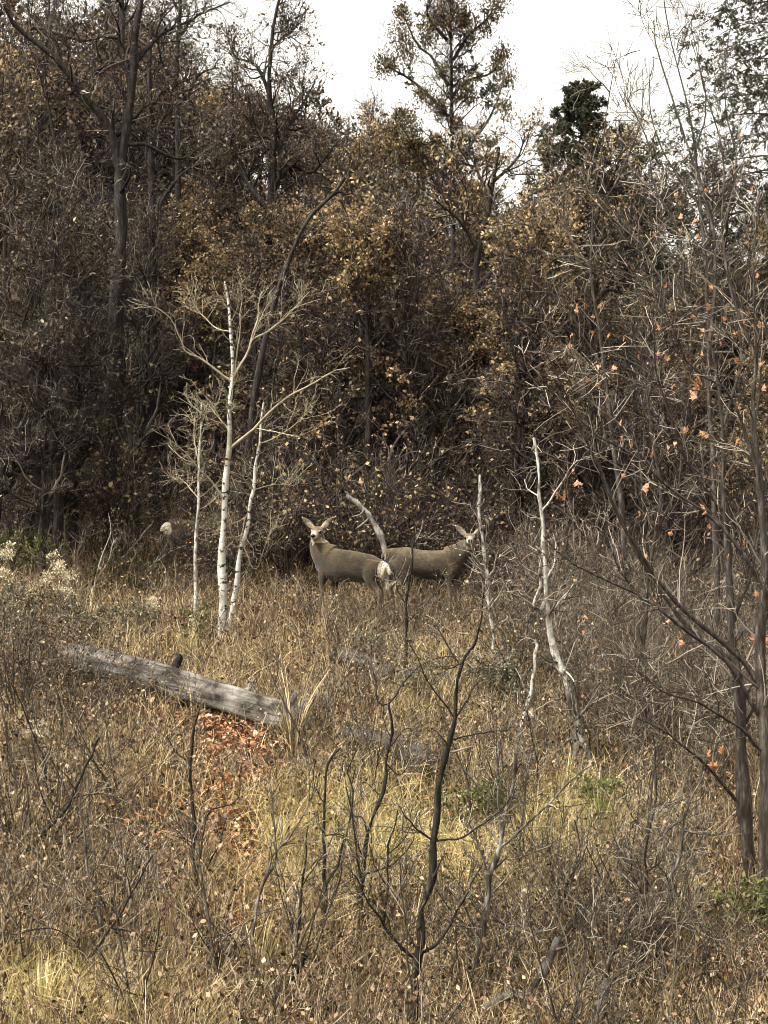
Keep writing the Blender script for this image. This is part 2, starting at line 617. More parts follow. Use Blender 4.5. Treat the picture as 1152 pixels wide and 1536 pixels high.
traced_tree('oak_tree', 'straight dark oak trunk close behind the big forked oak', 'tree',
            ([(234, 760), (231, 600), (229, 420), (226, 300), (226, 200), (222, 120), (228, 40)], 10, 3),
            [([(228, 330), (250, 280), (280, 250), (320, 240)], 4, 1.3), ([(226, 260), (205, 215), (190, 180), (150, 160)], 4, 1.3),
             ([(225, 200), (250, 160), (262, 130), (290, 120)], 3.5, 1.2), ([(229, 420), (200, 380), (185, 360), (140, 370)], 3, 1.2)],
            'oak_bark', 'oak_twig', 28, OAK_SPEC, dict(n=1300, size=(.035, .075), mat='leaf_brown', zmin=2), 12, None, (6, .4))
traced_tree('oak_tree', 'slim black oak top against the sky between forked oak and round oak', 'tree',
            ([(262, 690), (262, 500), (266, 320), (267, 190), (263, 130), (266, 70), (270, 0), (276, -50)], 8, 2.5),
            [([(267, 160), (285, 140), (298, 115), (325, 100)], 3, 1), ([(264, 120), (245, 95), (235, 60), (215, 45)], 3, 1),
             ([(267, 60), (290, 30), (310, 20), (345, 5)], 2.6, 1), ([(266, 200), (240, 185), (225, 160)], 2.6, 1),
             ([(268, 20), (255, -10), (250, -40)], 2.4, 1)],
            'oak_bark', 'oak_twig', 31, OAK_SPEC, dict(n=700, size=(.035, .075), mat='leaf_brown', zmin=3), 13, None, (6, .45))
traced_tree('oak_tree', 'dark twisted oak with a dense black heart and thin bare top on the skyline', 'tree',
            ([(392, 700), (396, 520), (400, 400), (407, 290), (410, 200), (403, 130), (408, 70), (415, 20), (428, -25)], 11, 2),
            [([(402, 330), (370, 285), (345, 225), (310, 178), (285, 150)], 5.5, 1.2, .5), ([(408, 285), (440, 250), (470, 262), (505, 222)], 5, 1.2, -.3),
             ([(408, 230), (430, 180), (452, 150), (470, 120)], 4, 1, .2), ([(405, 150), (385, 100), (350, 80), (348, 50)], 3.5, 1, .3),
             ([(402, 340), (440, 310), (470, 300), (500, 290)], 4, 1.2, .5), ([(400, 380), (375, 350), (350, 340), (320, 320)], 4, 1.2, -.5),
             ([(409, 90), (425, 60), (440, 40)], 2.4, .8, .2), ([(409, 210), (380, 190), (368, 165)], 3, .8, .2)],
            'oak_bark', 'oak_twig', 29, [dict(OAK_SPEC[0], k=18)] + OAK_SPEC[1:], dict(n=3200, size=(.035, .075), mat='leaf_brown', zmin=3), 14, None, (12, .4))
traced_tree('dead_oak', 'dark dead oak limb leaning right above the aspens, bare and forked', 'dead tree',
            ([(360, 770), (375, 640), (395, 520), (415, 440), (437, 378), (465, 325), (500, 293), (516, 268)], 7, 2.2),
            [([(500, 293), (512, 290), (520, 292)], 2.6, 2, 0), ([(430, 395), (425, 420), (445, 440)], 2, .8, -.3)],
            'oak_bark', 'oak_twig', 24.5, [dict(OAK_SPEC[0], k=2), dict(OAK_SPEC[1], k=2)], None, 15)
traced_tree('oak_tree', 'black crooked oak trunk right of the two deer, half lost in the thicket', 'tree',
            ([(716, 780), (712, 660), (706, 560), (712, 480), (716, 380), (735, 300), (745, 220)], 11, 2.5),
            [([(708, 570), (690, 520), (680, 470), (660, 400)], 6, 2), ([(714, 420), (760, 380), (800, 360), (830, 300)], 5, 1.3),
             ([(735, 300), (715, 250), (700, 215)], 3, 1), ([(716, 385), (690, 340), (650, 300)], 4, 1.2),
             ([(740, 280), (775, 240), (790, 200)], 3, 1)],
            'oak_bark', 'oak_twig', 27, OAK_SPEC, dict(n=2200, size=(.035, .075), mat='leaf_tan', zmin=2.2), 16, None, (8, .3))
traced_tree('oak_tree', 'young dark oak stem standing right behind the left deer', 'tree',
            ([(520, 770), (523, 690), (525, 640), (512, 560), (500, 470), (520, 380), (530, 300)], 8, 2),
            [([(523, 670), (545, 620), (575, 590), (600, 540)], 4, 1.3), ([(513, 560), (480, 520), (470, 460)], 3.5, 1),
             ([(505, 490), (540, 430), (570, 400)], 3.5, 1)],
            'oak_bark', 'oak_twig', 26, OAK_SPEC, dict(n=1800, size=(.035, .075), mat='leaf_tan', zmin=1.5), 17, None, (8, .3))


traced_tree('oak_tree', 'thick black oak trunk below the narrow fir, among brown leaves', 'tree',
            ([(886, 700), (884, 560), (882, 450), (888, 360), (900, 290), (905, 235)], 12, 2),
            [([(884, 470), (915, 420), (940, 350), (955, 280)], 5, 1.3), ([(888, 380), (860, 330), (845, 290)], 4, 1.2), ([(900, 300), (925, 250), (935, 215)], 3, 1), ([(883, 540), (850, 500), (830, 450)], 4, 1.2)],
            'oak_bark', 'oak_twig', 29, OAK_SPEC, dict(n=2000, size=(.035, .075), mat='leaf_tan', zmin=2.5), 18, None, (8, .35))


# ------------------------------------------------------------------ juniper and the two dark firs
def conifer(name, label, px, ybase, top, base_row, Y, width, n_bough, mat, seed, rise, droop, dens, needle, bark='oak_bark', t_lo=.25, boughs=None, tufts=None, sparse=1.0, fill=5, nw=(.016, .030)):
    rng = np.random.default_rng(seed)
    P, R = trace([(px + 8, base_row), (px + 3, (base_row + top) / 2), (px, top)], Y, 6.5, 1, 22, .02, rng)
    P = to_ground(P)
    base = P[0].copy()
    root = empty(name, base)
    tag(root, label, 'tree')
    V, q = bud(P - base, 7, R)
    link('trunk', mesh_from('trunk', [(V, q, 0)], [M[bark]]), root)
    H = P[-1, 2] - P[0, 2]
    BP, BR = [], []
    for i in range(n_bough):
        t = t_lo + (1 - t_lo) * (i + rng.uniform(0, .9)) / n_bough
        u = t * 21
        k = min(int(u), 20)
        p0 = P[k] * (1 - (u - k)) + P[k + 1] * (u - k)
        L = width * (0.09 + .91 * (1 - t) / (1 - t_lo)) * rng.uniform(.75, 1.25)
        az = i * 2.4 + rng.uniform(-.4, .4)
        s = np.linspace(0, 1, 8)
        d = np.array([math.cos(az), math.sin(az), 0])
        z = rise * L * s - droop * L * s ** 2
        b = p0 + d * (L * s)[:, None] + np.array([0, 0, 1]) * z[:, None] + rng.normal(size=(8, 3)) * .03 * s[:, None]
        BP.append(b)
        BR.append(np.linspace(.022, .006, 8) * (.6 + .5 * (1 - t)))
    if boughs:
        BP2, BR2 = [], []
        for pts, r0, r1, dep in boughs:
            p, r = trace(pts, Y, r0, r1, 8, .06, rng, dep)
            BP.append(p)
            BR.append(r)
    BP, BR = np.stack(BP), np.stack(BR)
    chunks = [(*tube_arrays(BP - base, BR, 4), 0)]
    S, SR = spawn(rng, BP, BR, int(13 * dens), .04, 1, (width * .14, width * .30), 52, .15, .1 * rise, 4, .6, .004)
    # twigs shorten with their bough, so the crown keeps its pointed outline
    blen = np.linalg.norm(BP[:, -1] - BP[:, 0], axis=1)
    ks = np.repeat(np.clip(blen / (width * .55), .22, 1.15), int(13 * dens))[:, None, None]
    S = S[:, :1] + (S - S[:, :1]) * ks
    chunks.append((*tube_arrays(S - base, SR, 3), 0))
    S2, SR2 = spawn(rng, S, SR, int(6 * dens), .1, 1, (.10, .26), 48, .15, .1 * rise, 2, .7, .003)
    S2 = S2[:, :1] + (S2 - S2[:, :1]) * np.repeat(np.clip(ks, 0, 1), int(6 * dens), axis=0) ** .7
    chunks.append((*tube_arrays(S2 - base, SR2, 3), 0))
    T = S2
    mid = T[:, 0]
    keep = (np.sin(mid[:, 0] * 5.1 + seed) + np.sin(mid[:, 1] * 4.3) + np.sin(mid[:, 2] * 4.7 + 1)) * .33 + rng.uniform(-.3, .3, len(T)) + .5 * (mid[:, 2] - P[0, 2]) / H < sparse * 1.2
    keep = ~keep if sparse < 1 else np.ones(len(T), bool)
    T = T[keep]
    n = int(len(T) * fill * dens)
    k = rng.integers(0, len(T), n)
    f = rng.uniform(0, 1, (n, 1))
    pos = T[k, 0] * (1 - f) + T[k, -1] * f - base
    d = norm(T[k, -1] - T[k, 0]) + rng.normal(size=(n, 3)) * .6
    chunks.append((*kite_arrays(rng, pos, d, rng.uniform(*needle, n), rng.uniform(*nw, n)), 1))
    link('crown', mesh_from('crown', chunks, [M['oak_twig'], M[mat]]), root)
    for (px_, py_, rad) in tufts or []:
        nn_ = int(rad * 30)
        c0 = at(px_, py_, Y) + np.array([0, rng.uniform(-.35, .35), 0])
        sg_ = rad / F * Y * .62
        pos = c0 - base + rng.normal(size=(nn_, 3)) * np.array([sg_, sg_, sg_ * 1.15])
        d = rng.normal(size=(nn_, 3)) * .55 + np.array([0, 0, .8])
        link('spray', mesh_from('spray', [(*kite_arrays(rng, pos, d, rng.uniform(.05, .10, nn_), rng.uniform(.008, .015, nn_)), 0)], [M[mat]]), root)['kind'] = 'stuff'
    return root


conifer('spruce_tree', 'dark green spruce rising at the far end behind the red-leaved maples', 1166, 0, -190, 760, 33, 4.5, 100, 'needle', 21, .05, .40, 1.1, (.045, .085), t_lo=.28, fill=9, nw=(.009, .014))
conifer('fir_tree', 'narrow dark fir top beside the brown leafy oak on the skyline', 872, 0, 128, 660, 34, 2.9, 96, 'needle', 22, .25, .35, 1.0, (.05, .10), t_lo=.3, fill=9, nw=(.010, .016))
conifer('fir_tree', 'low dark green fir half hidden behind the maples, below the spruce', 985, 0, 395, 760, 36, 1.8, 46, 'needle', 23, .2, .35, 1.0, (.05, .1), t_lo=.2, fill=8, nw=(.010, .016))
conifer('juniper_tree', 'tall sparse olive juniper with tufted boughs, highest tree in the middle', 676, 0, -70, 700, 32, 1.15, 40, 'juniper', 24, 1.1, .25, 1.0, (.05, .10), t_lo=.42, sparse=.62, fill=10, nw=(.009, .017),
        tufts=[(600, 48, 18), (612, 75, 14), (603, 28, 10), (575, 92, 14), (588, 100, 10), (660, 20, 20), (690, 28, 20), (672, 35, 20), (645, 45, 14), (705, 55, 14), (640, 65, 10), (755, 75, 12), (748, 100, 14), (760, 125, 12), (740, 130, 10),
               (745, 8, 16), (728, 38, 10), (635, 150, 13), (612, 185, 14), (600, 170, 10), (590, 200, 12), (690, 100, 10), (665, 110, 12), (620, 215, 13), (700, 140, 14), (660, 165, 14), (755, 165, 10), (685, 190, 9), (655, 215, 8),
               (600, 235, 10),  (665, -10, 18), (690, -25, 14)],
        boughs=[([(672, 175), (640, 140), (610, 112), (572, 92)], 3, 1.2, .2), ([(672, 130), (650, 90), (625, 70), (604, 30)], 2.6, 1, -.3),
                ([(676, 150), (700, 120), (740, 105), (756, 70)], 2.6, 1, .3), ([(680, 250), (715, 205), (740, 170), (758, 110)], 3, 1, -.2),
                ([(680, 90), (705, 50), (735, 20), (745, -20)], 2.6, 1, .2), ([(672, 60), (650, 40), (640, 20), (650, 0)], 2.6, 1, -.2),
                ([(680, 320), (640, 250), (612, 200), (590, 165)], 3, 1, .3)])


# ------------------------------------------------------------------ background oak thicket: prototypes, then copies
def oak_proto(seed, leafmat, nleaf, bare_low=.35, H=6.0, stems=2, leaf_size=(.03, .088)):
    rng = np.random.default_rng(seed)
    SP, SR = [], []
    for s in range(stems):
        az = rng.uniform(0, 2 * PI)
        lean = rng.uniform(.05, .22) * (1 if s else .5)
        n = 12
        t = np.linspace(0, 1, n)
        h = H * rng.uniform(.8, 1.0) if s else H
        p = np.zeros((n, 3))
        w = np.cumsum(rng.normal(size=(n, 2)) * .10, 0)
        p[:, 0] = math.cos(az) * lean * h * t + w[:, 0] * t
        p[:, 1] = math.sin(az) * lean * h * t + w[:, 1] * t
        p[:, 2] = h * t - .15
        SP.append(p)
        SR.append(np.linspace(.085, .012, n) * (1 if s == 0 else .75))
    SPa, SRa = np.stack(SP), np.stack(SR)
    L1, R1 = spawn(rng, SPa, SRa, 15 if stems > 1 else 22, .16, .98, (1.2, 2.3), 52, .28, .16, 6, .6, .008, .6)
    L2, R2 = spawn(rng, L1, R1, 8, .15, 1, (.45, 1.1), 48, .32, .10, 4, .58, .0045)
    L3, R3 = spawn(rng, L2, R2, 7, .15, 1, (.2, .5), 48, .32, .08, 3, .65, .0034)
    L4, R4 = spawn(rng, L3, R3, 2, .3, 1, (.10, .22), 45, .3, .05, 1, .8, .003)
    ch = [(*tube_arrays(L1, R1, 4), 0), (*tube_arrays(L2, R2, 3), 0), (*tube_arrays(L3, R3, 3), 0), (*tube_arrays(L4, R4, 3), 0)]
    T = L3
    zz = T[:, -1, 2] / H
    w = np.clip((zz - bare_low) / .15, .03, 1)
    # leaves stay on in clumps: some twigs keep all, some none
    cl = np.sin(T[:, 0, 0] * 2.3 + seed) + np.sin(T[:, 0, 1] * 2.1 + 2 * seed) + np.sin(T[:, 0, 2] * 2.6)
    w = w * np.clip(.15 + cl * .75, .03, 1.8)
    nc = nleaf // 4 + 1
    k = np.repeat(rng.choice(len(T), nc, p=w / w.sum()), 4)[:nleaf]
    j = np.repeat(rng.integers(1, 4, nc), 4)[:nleaf]
    pos = T[k, j] + rng.normal(size=(nleaf, 3)) * .028
    d = norm(T[k, j] - T[k, j - 1]) + rng.normal(size=(nleaf, 3)) * .8
    sz = rng.uniform(*leaf_size, nleaf)
    ch.append((*kite_arrays(rng, pos, d, sz, sz * .34), 1))
    root = empty('oak_tree', (0, 0, -500))
    kids = []
    for p, r in zip(SP, SR):
        V, q = tube_arrays(p[None], r[None], 6)
        kids.append(link('trunk', mesh_from('trunk', [(V, q, 0)], [M['oak_bark']]), root))
    kids.append(link('crown', mesh_from('crown', ch, [M['oak_twig'], M[leafmat]]), root))
    KIDS[root.name] = kids
    return root


PROTO = [
    (oak_proto(101, 'leaf_tan', 7200, .30), 'tan-leaved oak'),
    (oak_proto(102, 'leaf_tan', 6000, .38, stems=3), 'tan-leaved many-stemmed oak'),
    (oak_proto(103, 'leaf_brown', 4200, .30), 'brown-leaved oak'),
    (oak_proto(104, 'leaf_brown', 800, .4, stems=1), 'almost bare dark oak'),
    (oak_proto(105, 'leaf_olive', 3600, .3, stems=3), 'dull olive-leaved oak'),
    (oak_proto(106, 'leaf_brown', 500, .5, stems=2), 'bare twiggy oak'),
]

SKY_PX = np.array([-200, 0, 60, 130, 230, 290, 320, 345, 400, 450, 500, 540, 565, 600, 640, 700, 755, 790, 820, 850, 900, 950, 985, 1010, 1060, 1110, 1200, 1400])
SKY_ROW = np.array([-10, -10, -5, 5, 35, 120, 175, 190, 150, 180, 185, 165, 150, 190, 230, 250, 205, 230, 300, 330, 260, 205, 270, 310, 300, 290, 200, 100])


def landmark(px, Y):
    deep = 'front row' if Y < 31 else 'second row' if Y < 38 else 'far back' if Y < 49 else 'on the crest'
    marks = [(70, 'left of the big forked oak'), (230, 'behind the big forked oak'), (370, 'behind the white aspens'), (530, 'behind the left deer'),
             (640, 'behind the right deer'), (720, 'under the juniper'), (830, 'between juniper and fir'), (950, 'below the narrow fir'), (2000, 'behind the red-leaved maples')]
    for lim, s in marks:
        if px < lim:
            return s, deep
    return marks[-1][1], deep


PENDING = []      # (object, label stem, category, group, px)
rng = np.random.default_rng(77)
used_proto = set()
for (px, Y, toprow, kind) in [(-20, 33, -30, 2), (30, 36, -10, 3), (75, 32, -25, 2), (110, 35, 10, 4), (150, 33, -15, 3), (210, 34, 110, 2), (250, 36, 130, 3), (295, 33, 90, 2), (330, 35, 150, 0), (375, 34, 120, 3), (440, 35, 120, 2), (475, 33, 165, 3), (520, 36, 160, 1), (1000, 38, 290, 2), (1055, 36, 270, 3), (1105, 35, 240, 2), (940, 36, 205, 2)]:
    X = (px - 576) / F * Y
    g = float(gz(X, Y))
    h = (768 - toprow) / F * Y - g
    o = copy_tree(PROTO[kind][0])
    o.location = (X, Y, g)
    o.scale = (min(max(h / 6, .85), 1.2),) * 2 + (h / 6,)
    o.rotation_euler = (0, 0, rng.uniform(0, 6.28))
    PENDING.append((o, f'{PROTO[kind][1]} {landmark(px, Y)[0]}, tall on the skyline', 'tree', 'oaks of the thicket', px))
strata = [(26.5, 30.5, 22), (31, 37, 28), (38, 48, 26), (50, 60, 20)]
for (ya, yb, n) in strata:
    for i in range(n):
        px = -60 + (i + rng.uniform(.1, .9)) / n * 1290
        Y = rng.uniform(ya, yb)
        row = np.interp(px, SKY_PX, SKY_ROW)
        extra = rng.uniform(0, 110) + (0 if rng.uniform() < .55 else rng.uniform(40, 160))
        if ya < 31:
            extra += 130 * rng.uniform(.3, 1.4)
        X = (px - 576) / F * Y
        g = float(gz(X, Y))
        h = (768 - (row + extra)) / F * Y - g
        h = max(2.6, min(h, 11))
        # leafy trees keep to the middle and right, bare ones to the left edge and the front
        if ya < 31:
            kind = rng.choice([0, 0, 2, 3, 5, 1])
        else:
            kind = rng.choice([0, 0, 0, 1, 1, 2, 4, 3] if px > 260 else [0, 1, 2, 2, 1, 5])
        proto, desc = PROTO[kind]
        if kind not in used_proto:
            used_proto.add(kind)
            o = proto
        else:
            o = copy_tree(proto)
        s = h / 6.0
        o.location = (X, Y, g)
        sx = min(max(s, .85), 1.25) * rng.uniform(.85, 1.1)
        o.scale = (sx, sx, s)
        o.rotation_euler = (0, 0, rng.uniform(0, 2 * PI))
        mk, deep = landmark(px, Y)
        PENDING.append((o, f'{desc} {mk}, {deep}', 'tree', 'oaks of the thicket', px))


for (px, Y, toprow, kind) in [(-15, 23.2, 235, 2), (40, 24.3, 330, 3), (85, 23.4, 270, 5), (110, 24.6, 330, 2), (335, 26.6, 380, 0), (60, 22.8, 470, 5), (385, 25.6, 360, 2),
                              (455, 25.6, 330, 2), (565, 25.4, 320, 0), (640, 25.6, 330, 5), (765, 25.2, 330, 0), (830, 24.8, 400, 3), (900, 25.4, 400, 2), (960, 24.5, 440, 5), (1010, 23.5, 430, 2)]:
    X = (px - 576) / F * Y
    g = float(gz(X, Y))
    h = (768 - toprow) / F * Y - g
    o = copy_tree(PROTO[kind][0])
    o.location = (X, Y, g)
    o.scale = (min(max(h / 6, .7), 1.1),) * 2 + (h / 6,)
    o.rotation_euler = (0, 0, rng.uniform(0, 6.28))
    PENDING.append((o, f'{PROTO[kind][1]} {landmark(px, Y)[0].replace("behind", "beside") if px < 300 else landmark(px, Y)[0]}, foremost row', 'tree', 'oaks of the thicket', px))


# ------------------------------------------------------------------ bare shrubs: undergrowth of the thicket and the scrub on the right
def shrub_proto(seed, stems, H, spread, twigmat, leaf=None, nleaf=0, k2=7, k3=4, lsize=(.02, .05), stem_r=.009, w=.35, name='bare_shrub', nstem_parts=True):
    rng = np.random.default_rng(seed)
    n = 7
    P = np.zeros((stems, n, 3))
    for s in range(stems):
        az = rng.uniform(0, 2 * PI)
        el = rng.uniform(.1, 1.0) * spread
        d = np.array([math.cos(az) * math.sin(el), math.sin(az) * math.sin(el), math.cos(el)])
        p = np.array([math.cos(az), math.sin(az), 0]) * rng.uniform(0, .10)
        p[2] = -.06
        h = H * rng.uniform(.65, 1.1)
        P[s, 0] = p
        for i in range(1, n):
            d = norm(d + rng.normal(size=3) * .13 + np.array([0, 0, .06]))
            P[s, i] = P[s, i - 1] + d * h / (n - 1)
    R = np.linspace(stem_r, stem_r * .35, n)[None] * rng.uniform(.7, 1.2, (stems, 1))
    L1, R1 = spawn(rng, P, R, k2, .2, 1, (.22 * H, .5 * H), 42, .2, .08, 4, .45, .0022)
    L2, R2 = spawn(rng, L1, R1, k3, .2, 1, (.10 * H, .26 * H), 45, .22, .05, 2, .7, .0018)
    ch = [(*tube_arrays(L1, R1, 3), 0), (*tube_arrays(L2, R2, 3), 0)]
    if nleaf:
        k = rng.integers(0, len(L2), nleaf)
        f = rng.uniform(0, 1, (nleaf, 1))
        pos = L2[k, 0] * (1 - f) + L2[k, -1] * f + rng.normal(size=(nleaf, 3)) * .01
        d = norm(L2[k, -1] - L2[k, 0]) + rng.normal(size=(nleaf, 3)) * .6
        sz = rng.uniform(*lsize, nleaf)
        ch.append((*kite_arrays(rng, pos, d, sz, sz * w), 1))
    root = empty(name, (0, 0, -500))
    kids = []
    for s in range(stems):
        kids.append(link('stem', mesh_from('stem', [(*tube_arrays(P[s:s + 1], R[s:s + 1], 5), 0)], [M[twigmat]]), root))
    kids.append(link('crown', mesh_from('crown', ch, [M[twigmat]] + ([M[leaf]] if leaf else [])), root))
    KIDS[root.name] = kids
    return root


SHRUB = [
    shrub_proto(201, 7, 1.5, .55, 'grey_twig'),
    shrub_proto(202, 9, 1.3, .75, 'grey_twig', 'weed_leaf', 160),
    shrub_proto(203, 6, 1.9, .4, 'grey_twig', k2=9),
    shrub_proto(204, 8, 1.7, .6, 'oak_twig', 'leaf_brown', 230, lsize=(.035, .065)),
    shrub_proto(205, 7, 2.2, .5, 'oak_twig', 'leaf_tan', 200, k2=10, k3=6, lsize=(.035, .07)),
    shrub_proto(206, 9, 1.1, .9, 'oak_twig', 'weed_leaf', 260),
]
SHRUB_DESC = ['thin grey bare shrub', 'wide grey bare shrub', 'upright grey bare shrub', 'brown-leaved dark shrub', 'tan-leaved tall shrub', 'low dark twiggy shrub']
used_shrub = set()


def put_shrub(kind, px, Y, scale, mk, group):
    X = (px - 576) / F * Y
    if kind not in used_shrub:
        used_shrub.add(kind)
        o = SHRUB[kind]
    else:
        o = copy_tree(SHRUB[kind])
    o.location = (X, Y, float(gz(X, Y)))
    o.scale = (scale, scale, scale * rng.uniform(.85, 1.15))
    o.rotation_euler = (rng.uniform(-.1, .1), rng.uniform(-.1, .1), rng.uniform(0, 2 * PI))
    PENDING.append((o, f'{SHRUB_DESC[kind]} {mk}', 'shrub', group, px))


def spot_words(px, Y):
    row = 'under the oaks' if Y > 27.5 else 'behind the deer' if Y > 23 else 'level with the deer' if Y > 20.5 else 'halfway downhill' if Y > 15 else 'in the foreground'
    col = [(140, 'left of the forked oak'), (300, 'near the forked oak'), (430, 'near the aspens'), (600, 'near the left deer'), (740, 'near the right deer'),
           (860, 'beside the dead birch'), (1000, 'right of dead birch'), (3000, 'among the maples')]
    for lim, s in col:
        if px < lim:
            return s + ' ' + row
    return row


# wall of undergrowth behind the deer
for i in range(46):
    px = -30 + (i + rng.uniform(0, 1)) / 46 * 1240
    Y = rng.uniform(24.6, 30)
    if abs(px - 272) < 75:
        Y = rng.uniform(26.5, 31)
    k = rng.choice([3, 4, 3, 4, 0, 2, 5])
    put_shrub(k, px, Y, rng.uniform(1.0, 1.7), spot_words(px, Y), 'shrubs under the oaks')
for i in range(34):
    px = rng.uniform(395, 800) if i % 3 else rng.uniform(-20, 215)
    Y = rng.uniform(23.7, 25.4)
    if abs(px - 270) < 70:
        px -= 160
    put_shrub(rng.choice([3, 4, 3, 5, 4]), px, Y, rng.uniform(.8, 1.35), spot_words(px, Y), 'shrubs under the oaks')
# grey scrub on the right, from the deer down to the maples
for i in range(62):
    px = rng.uniform(760, 1190)
    Y = rng.uniform(15.5, 24.5)
    if px < 850 and Y < 18.5:
        px += 120
    k = rng.choice([0, 1, 2, 0, 1, 2, 3, 5])
    put_shrub(k, px, Y, rng.uniform(.75, 1.2), spot_words(px, Y), 'grey scrub right of the deer')
# brown scrub on the left bank
for i in range(16):
    px = rng.uniform(-30, 300)
    Y = rng.uniform(22.5, 28)
    if px > 190:
        px -= 120
    put_shrub(rng.choice([0, 1, 3, 5]), px, Y, rng.uniform(.6, 1.0), spot_words(px, Y), 'scrub on the left bank')
for (px, py, k, s_) in [(250, 905, 1, .32), (275, 905, 5, .42), (300, 903, 1, .45), (225, 900, 5, .4), (318, 900, 5, .7), (262, 915, 5, .3), (308, 893, 3, .6), (325, 890, 1, .75), (292, 895, 5, .4), (303, 892, 3, .75), (340, 895, 3, .8), (310, 885, 4, .65), (315, 890, 4, .6), (290, 896, 5, .42), (350, 880, 4, .8), (306, 886, 4, .7), (318, 884, 3, .85)]:
    Y = ground_at(px, py)
    put_shrub(k, px, Y, s_, 'before the half hidden deer', 'scrub hiding the third deer')
for (px, py, k, s_) in [(475, 958, 5, .5), (500, 962, 1, .45), (520, 952, 5, .42), (545, 965, 1, .5), (570, 958, 5, .5), (595, 952, 1, .5), (625, 955, 5, .5), (650, 948, 1, .5), (675, 950, 5, .52), (695, 945, 1, .55), (460, 940, 5, .5)]:
    Y = ground_at(px, py)
    put_shrub(k, px, Y, s_, 'low at the legs of the deer', 'brush at the deer legs')
for (px, py, k, s_) in [(20, 1040, 5, .9), (60, 1050, 1, .75), (100, 1055, 5, .8), (130, 1055, 3, .5), (5, 1060, 3, .7), (150, 1075, 5, .45), (80, 1075, 1, .7), (445, 1120, 5, .5), (470, 1118, 0, .5), (530, 1145, 5, .6), (600, 1170, 1, .5), (575, 1160, 5, .5), (660, 1175, 5, .5), (540, 1020, 5, .5), (575, 1040, 1, .45), (510, 1015, 5, .45)]:
    Y = ground_at(px, py)
    put_shrub(k, px, Y, s_, 'against the left log end' if px < 200 else 'against the log pieces', 'brush against the logs')
# low tangle near the camera
for i, (px, py, k, s) in enumerate([(40, 1300, 5, 1.0), (120, 1250, 3, .7), (30, 1450, 1, .8), (180, 1400, 5, .7), (790, 1470, 5, .9), (860, 1420, 1, .8), (920, 1500, 5, .9),
                                    (1000, 1430, 1, .8), (820, 1350, 5, .7), (960, 1360, 0, .7), (1060, 1440, 0, .7), (700, 1500, 1, .7), 
                                    (90, 1130, 5, .9), (160, 1090, 3, .6), (30, 1080, 5, 1.0), (80, 1020, 5, .8), (520, 1000, 5, .6), (600, 1020, 0, .6), (480, 1110, 5, .6),
                                    (545, 1080, 5, .7), (760, 1200, 0, .6), (1110, 1500, 1, .7), (230, 1150, 5, .5)]):
    Y = ground_at(px, py)
    put_shrub(k, px, Y, s, spot_words(px, Y), 'low tangle in front of the log')

# slender bare saplings all over the near slope
SLIM = [shrub_proto(251, 1, 1.5, .25, 'oak_twig', k2=10, k3=4, stem_r=.012, name='bare_sapling'), shrub_proto(252, 2, 1.3, .35, 'grey_twig', k2=8, k3=4, stem_r=.010, name='bare_sapling'),
        shrub_proto(253, 3, 1.1, .5, 'oak_twig', k2=7, k3=4, stem_r=.009, name='bare_sapling'), shrub_proto(254, 2, .9, .6, 'grey_twig', k2=8, k3=5, stem_r=.008, name='bare_sapling')]
SLIM_DESC = ['single-stemmed dark bare sapling', 'two-stemmed grey bare sapling', 'three-stemmed dark bare sapling', 'low two-stemmed grey bare sapling']
for i in range(58):
    px = rng.uniform(-20, 1170)
    py = rng.uniform(1150, 1600)
    if i % 3 == 0:
        px = rng.uniform(680, 1100)
    Y = 10.2 if py > 1520 else ground_at(px, py)
    k = int(rng.integers(0, 4)) if i > 3 else i
    o = SLIM[k] if i < 4 else copy_tree(SLIM[k])
    X = (px - 576) / F * Y
    sc_ = rng.uniform(.55, 1.0)
    o.location = (X, Y, float(gz(X, Y)))
    o.scale = (sc_, sc_, sc_ * rng.uniform(.9, 1.2))
    o.rotation_euler = (rng.uniform(-.2, .2), rng.uniform(-.2, .2), rng.uniform(0, 6.28))
    row = 'at the bottom edge' if Y < 10.8 else 'in near grass' if Y < 12.3 else 'farther up slope'
    col = [(200, 'left of the thin sapling'), (380, 'near the orange leaf strip'), (560, 'near the charred stick'), (700, 'near the tall black sapling'), (850, 'near the grey leaning sapling'), (1020, 'near the white-twigged sapling'), (9000, 'by the maple trunks')]
    PENDING.append((o, f'{SLIM_DESC[k]} {next(w for l_, w in col if px < l_)} {row}', 'sapling', 'bare saplings of the near slope', px))

# sagebrush, green shrubs
SAGE = shrub_proto(301, 12, .55, 1.0, 'grey_twig', 'sage', 2600, k2=6, k3=4, lsize=(.02, .045), w=.22, stem_r=.007, name='sagebrush')
GREEN = shrub_proto(302, 9, .6, .9, 'weed_stem', 'green_leaf', 1500, k2=6, k3=3, lsize=(.025, .06), w=.3, stem_r=.006, name='green_shrub')
for i, (px, py, s, lab) in enumerate([(45, 985, 1.25, 'grey-green sagebrush mound against the left end of the big log'), (135, 968, 1.1, 'pale sagebrush just behind the buried end of the big log'),
                                      (195, 955, .9, 'small grey sagebrush behind the log, toward the aspens'), (735, 1050, 1.1, 'grey-green sagebrush behind the tall dark sapling fork'),
                                      (640, 1055, .85, 'small pale sagebrush left of the dark sapling fork'), (560, 995, .8, 'dull sagebrush clump on the slope under the left deer'),
                                      (100, 925, .8, 'sagebrush tuft beside the cream seed heads'), (5, 940, 1.1, 'sagebrush cut off by the picture edge above the log')]):
    Y = ground_at(px, py)
    o = SAGE if i == 0 else copy_tree(SAGE)
    X = (px - 576) / F * Y
    o.location = (X, Y, float(gz(X, Y)))
    o.scale = (s * 1.1, s * 1.1, s * .9)
    o.rotation_euler = (0, 0, i * 1.3)
    tag(o, lab, 'shrub', 'sagebrush on the slope')
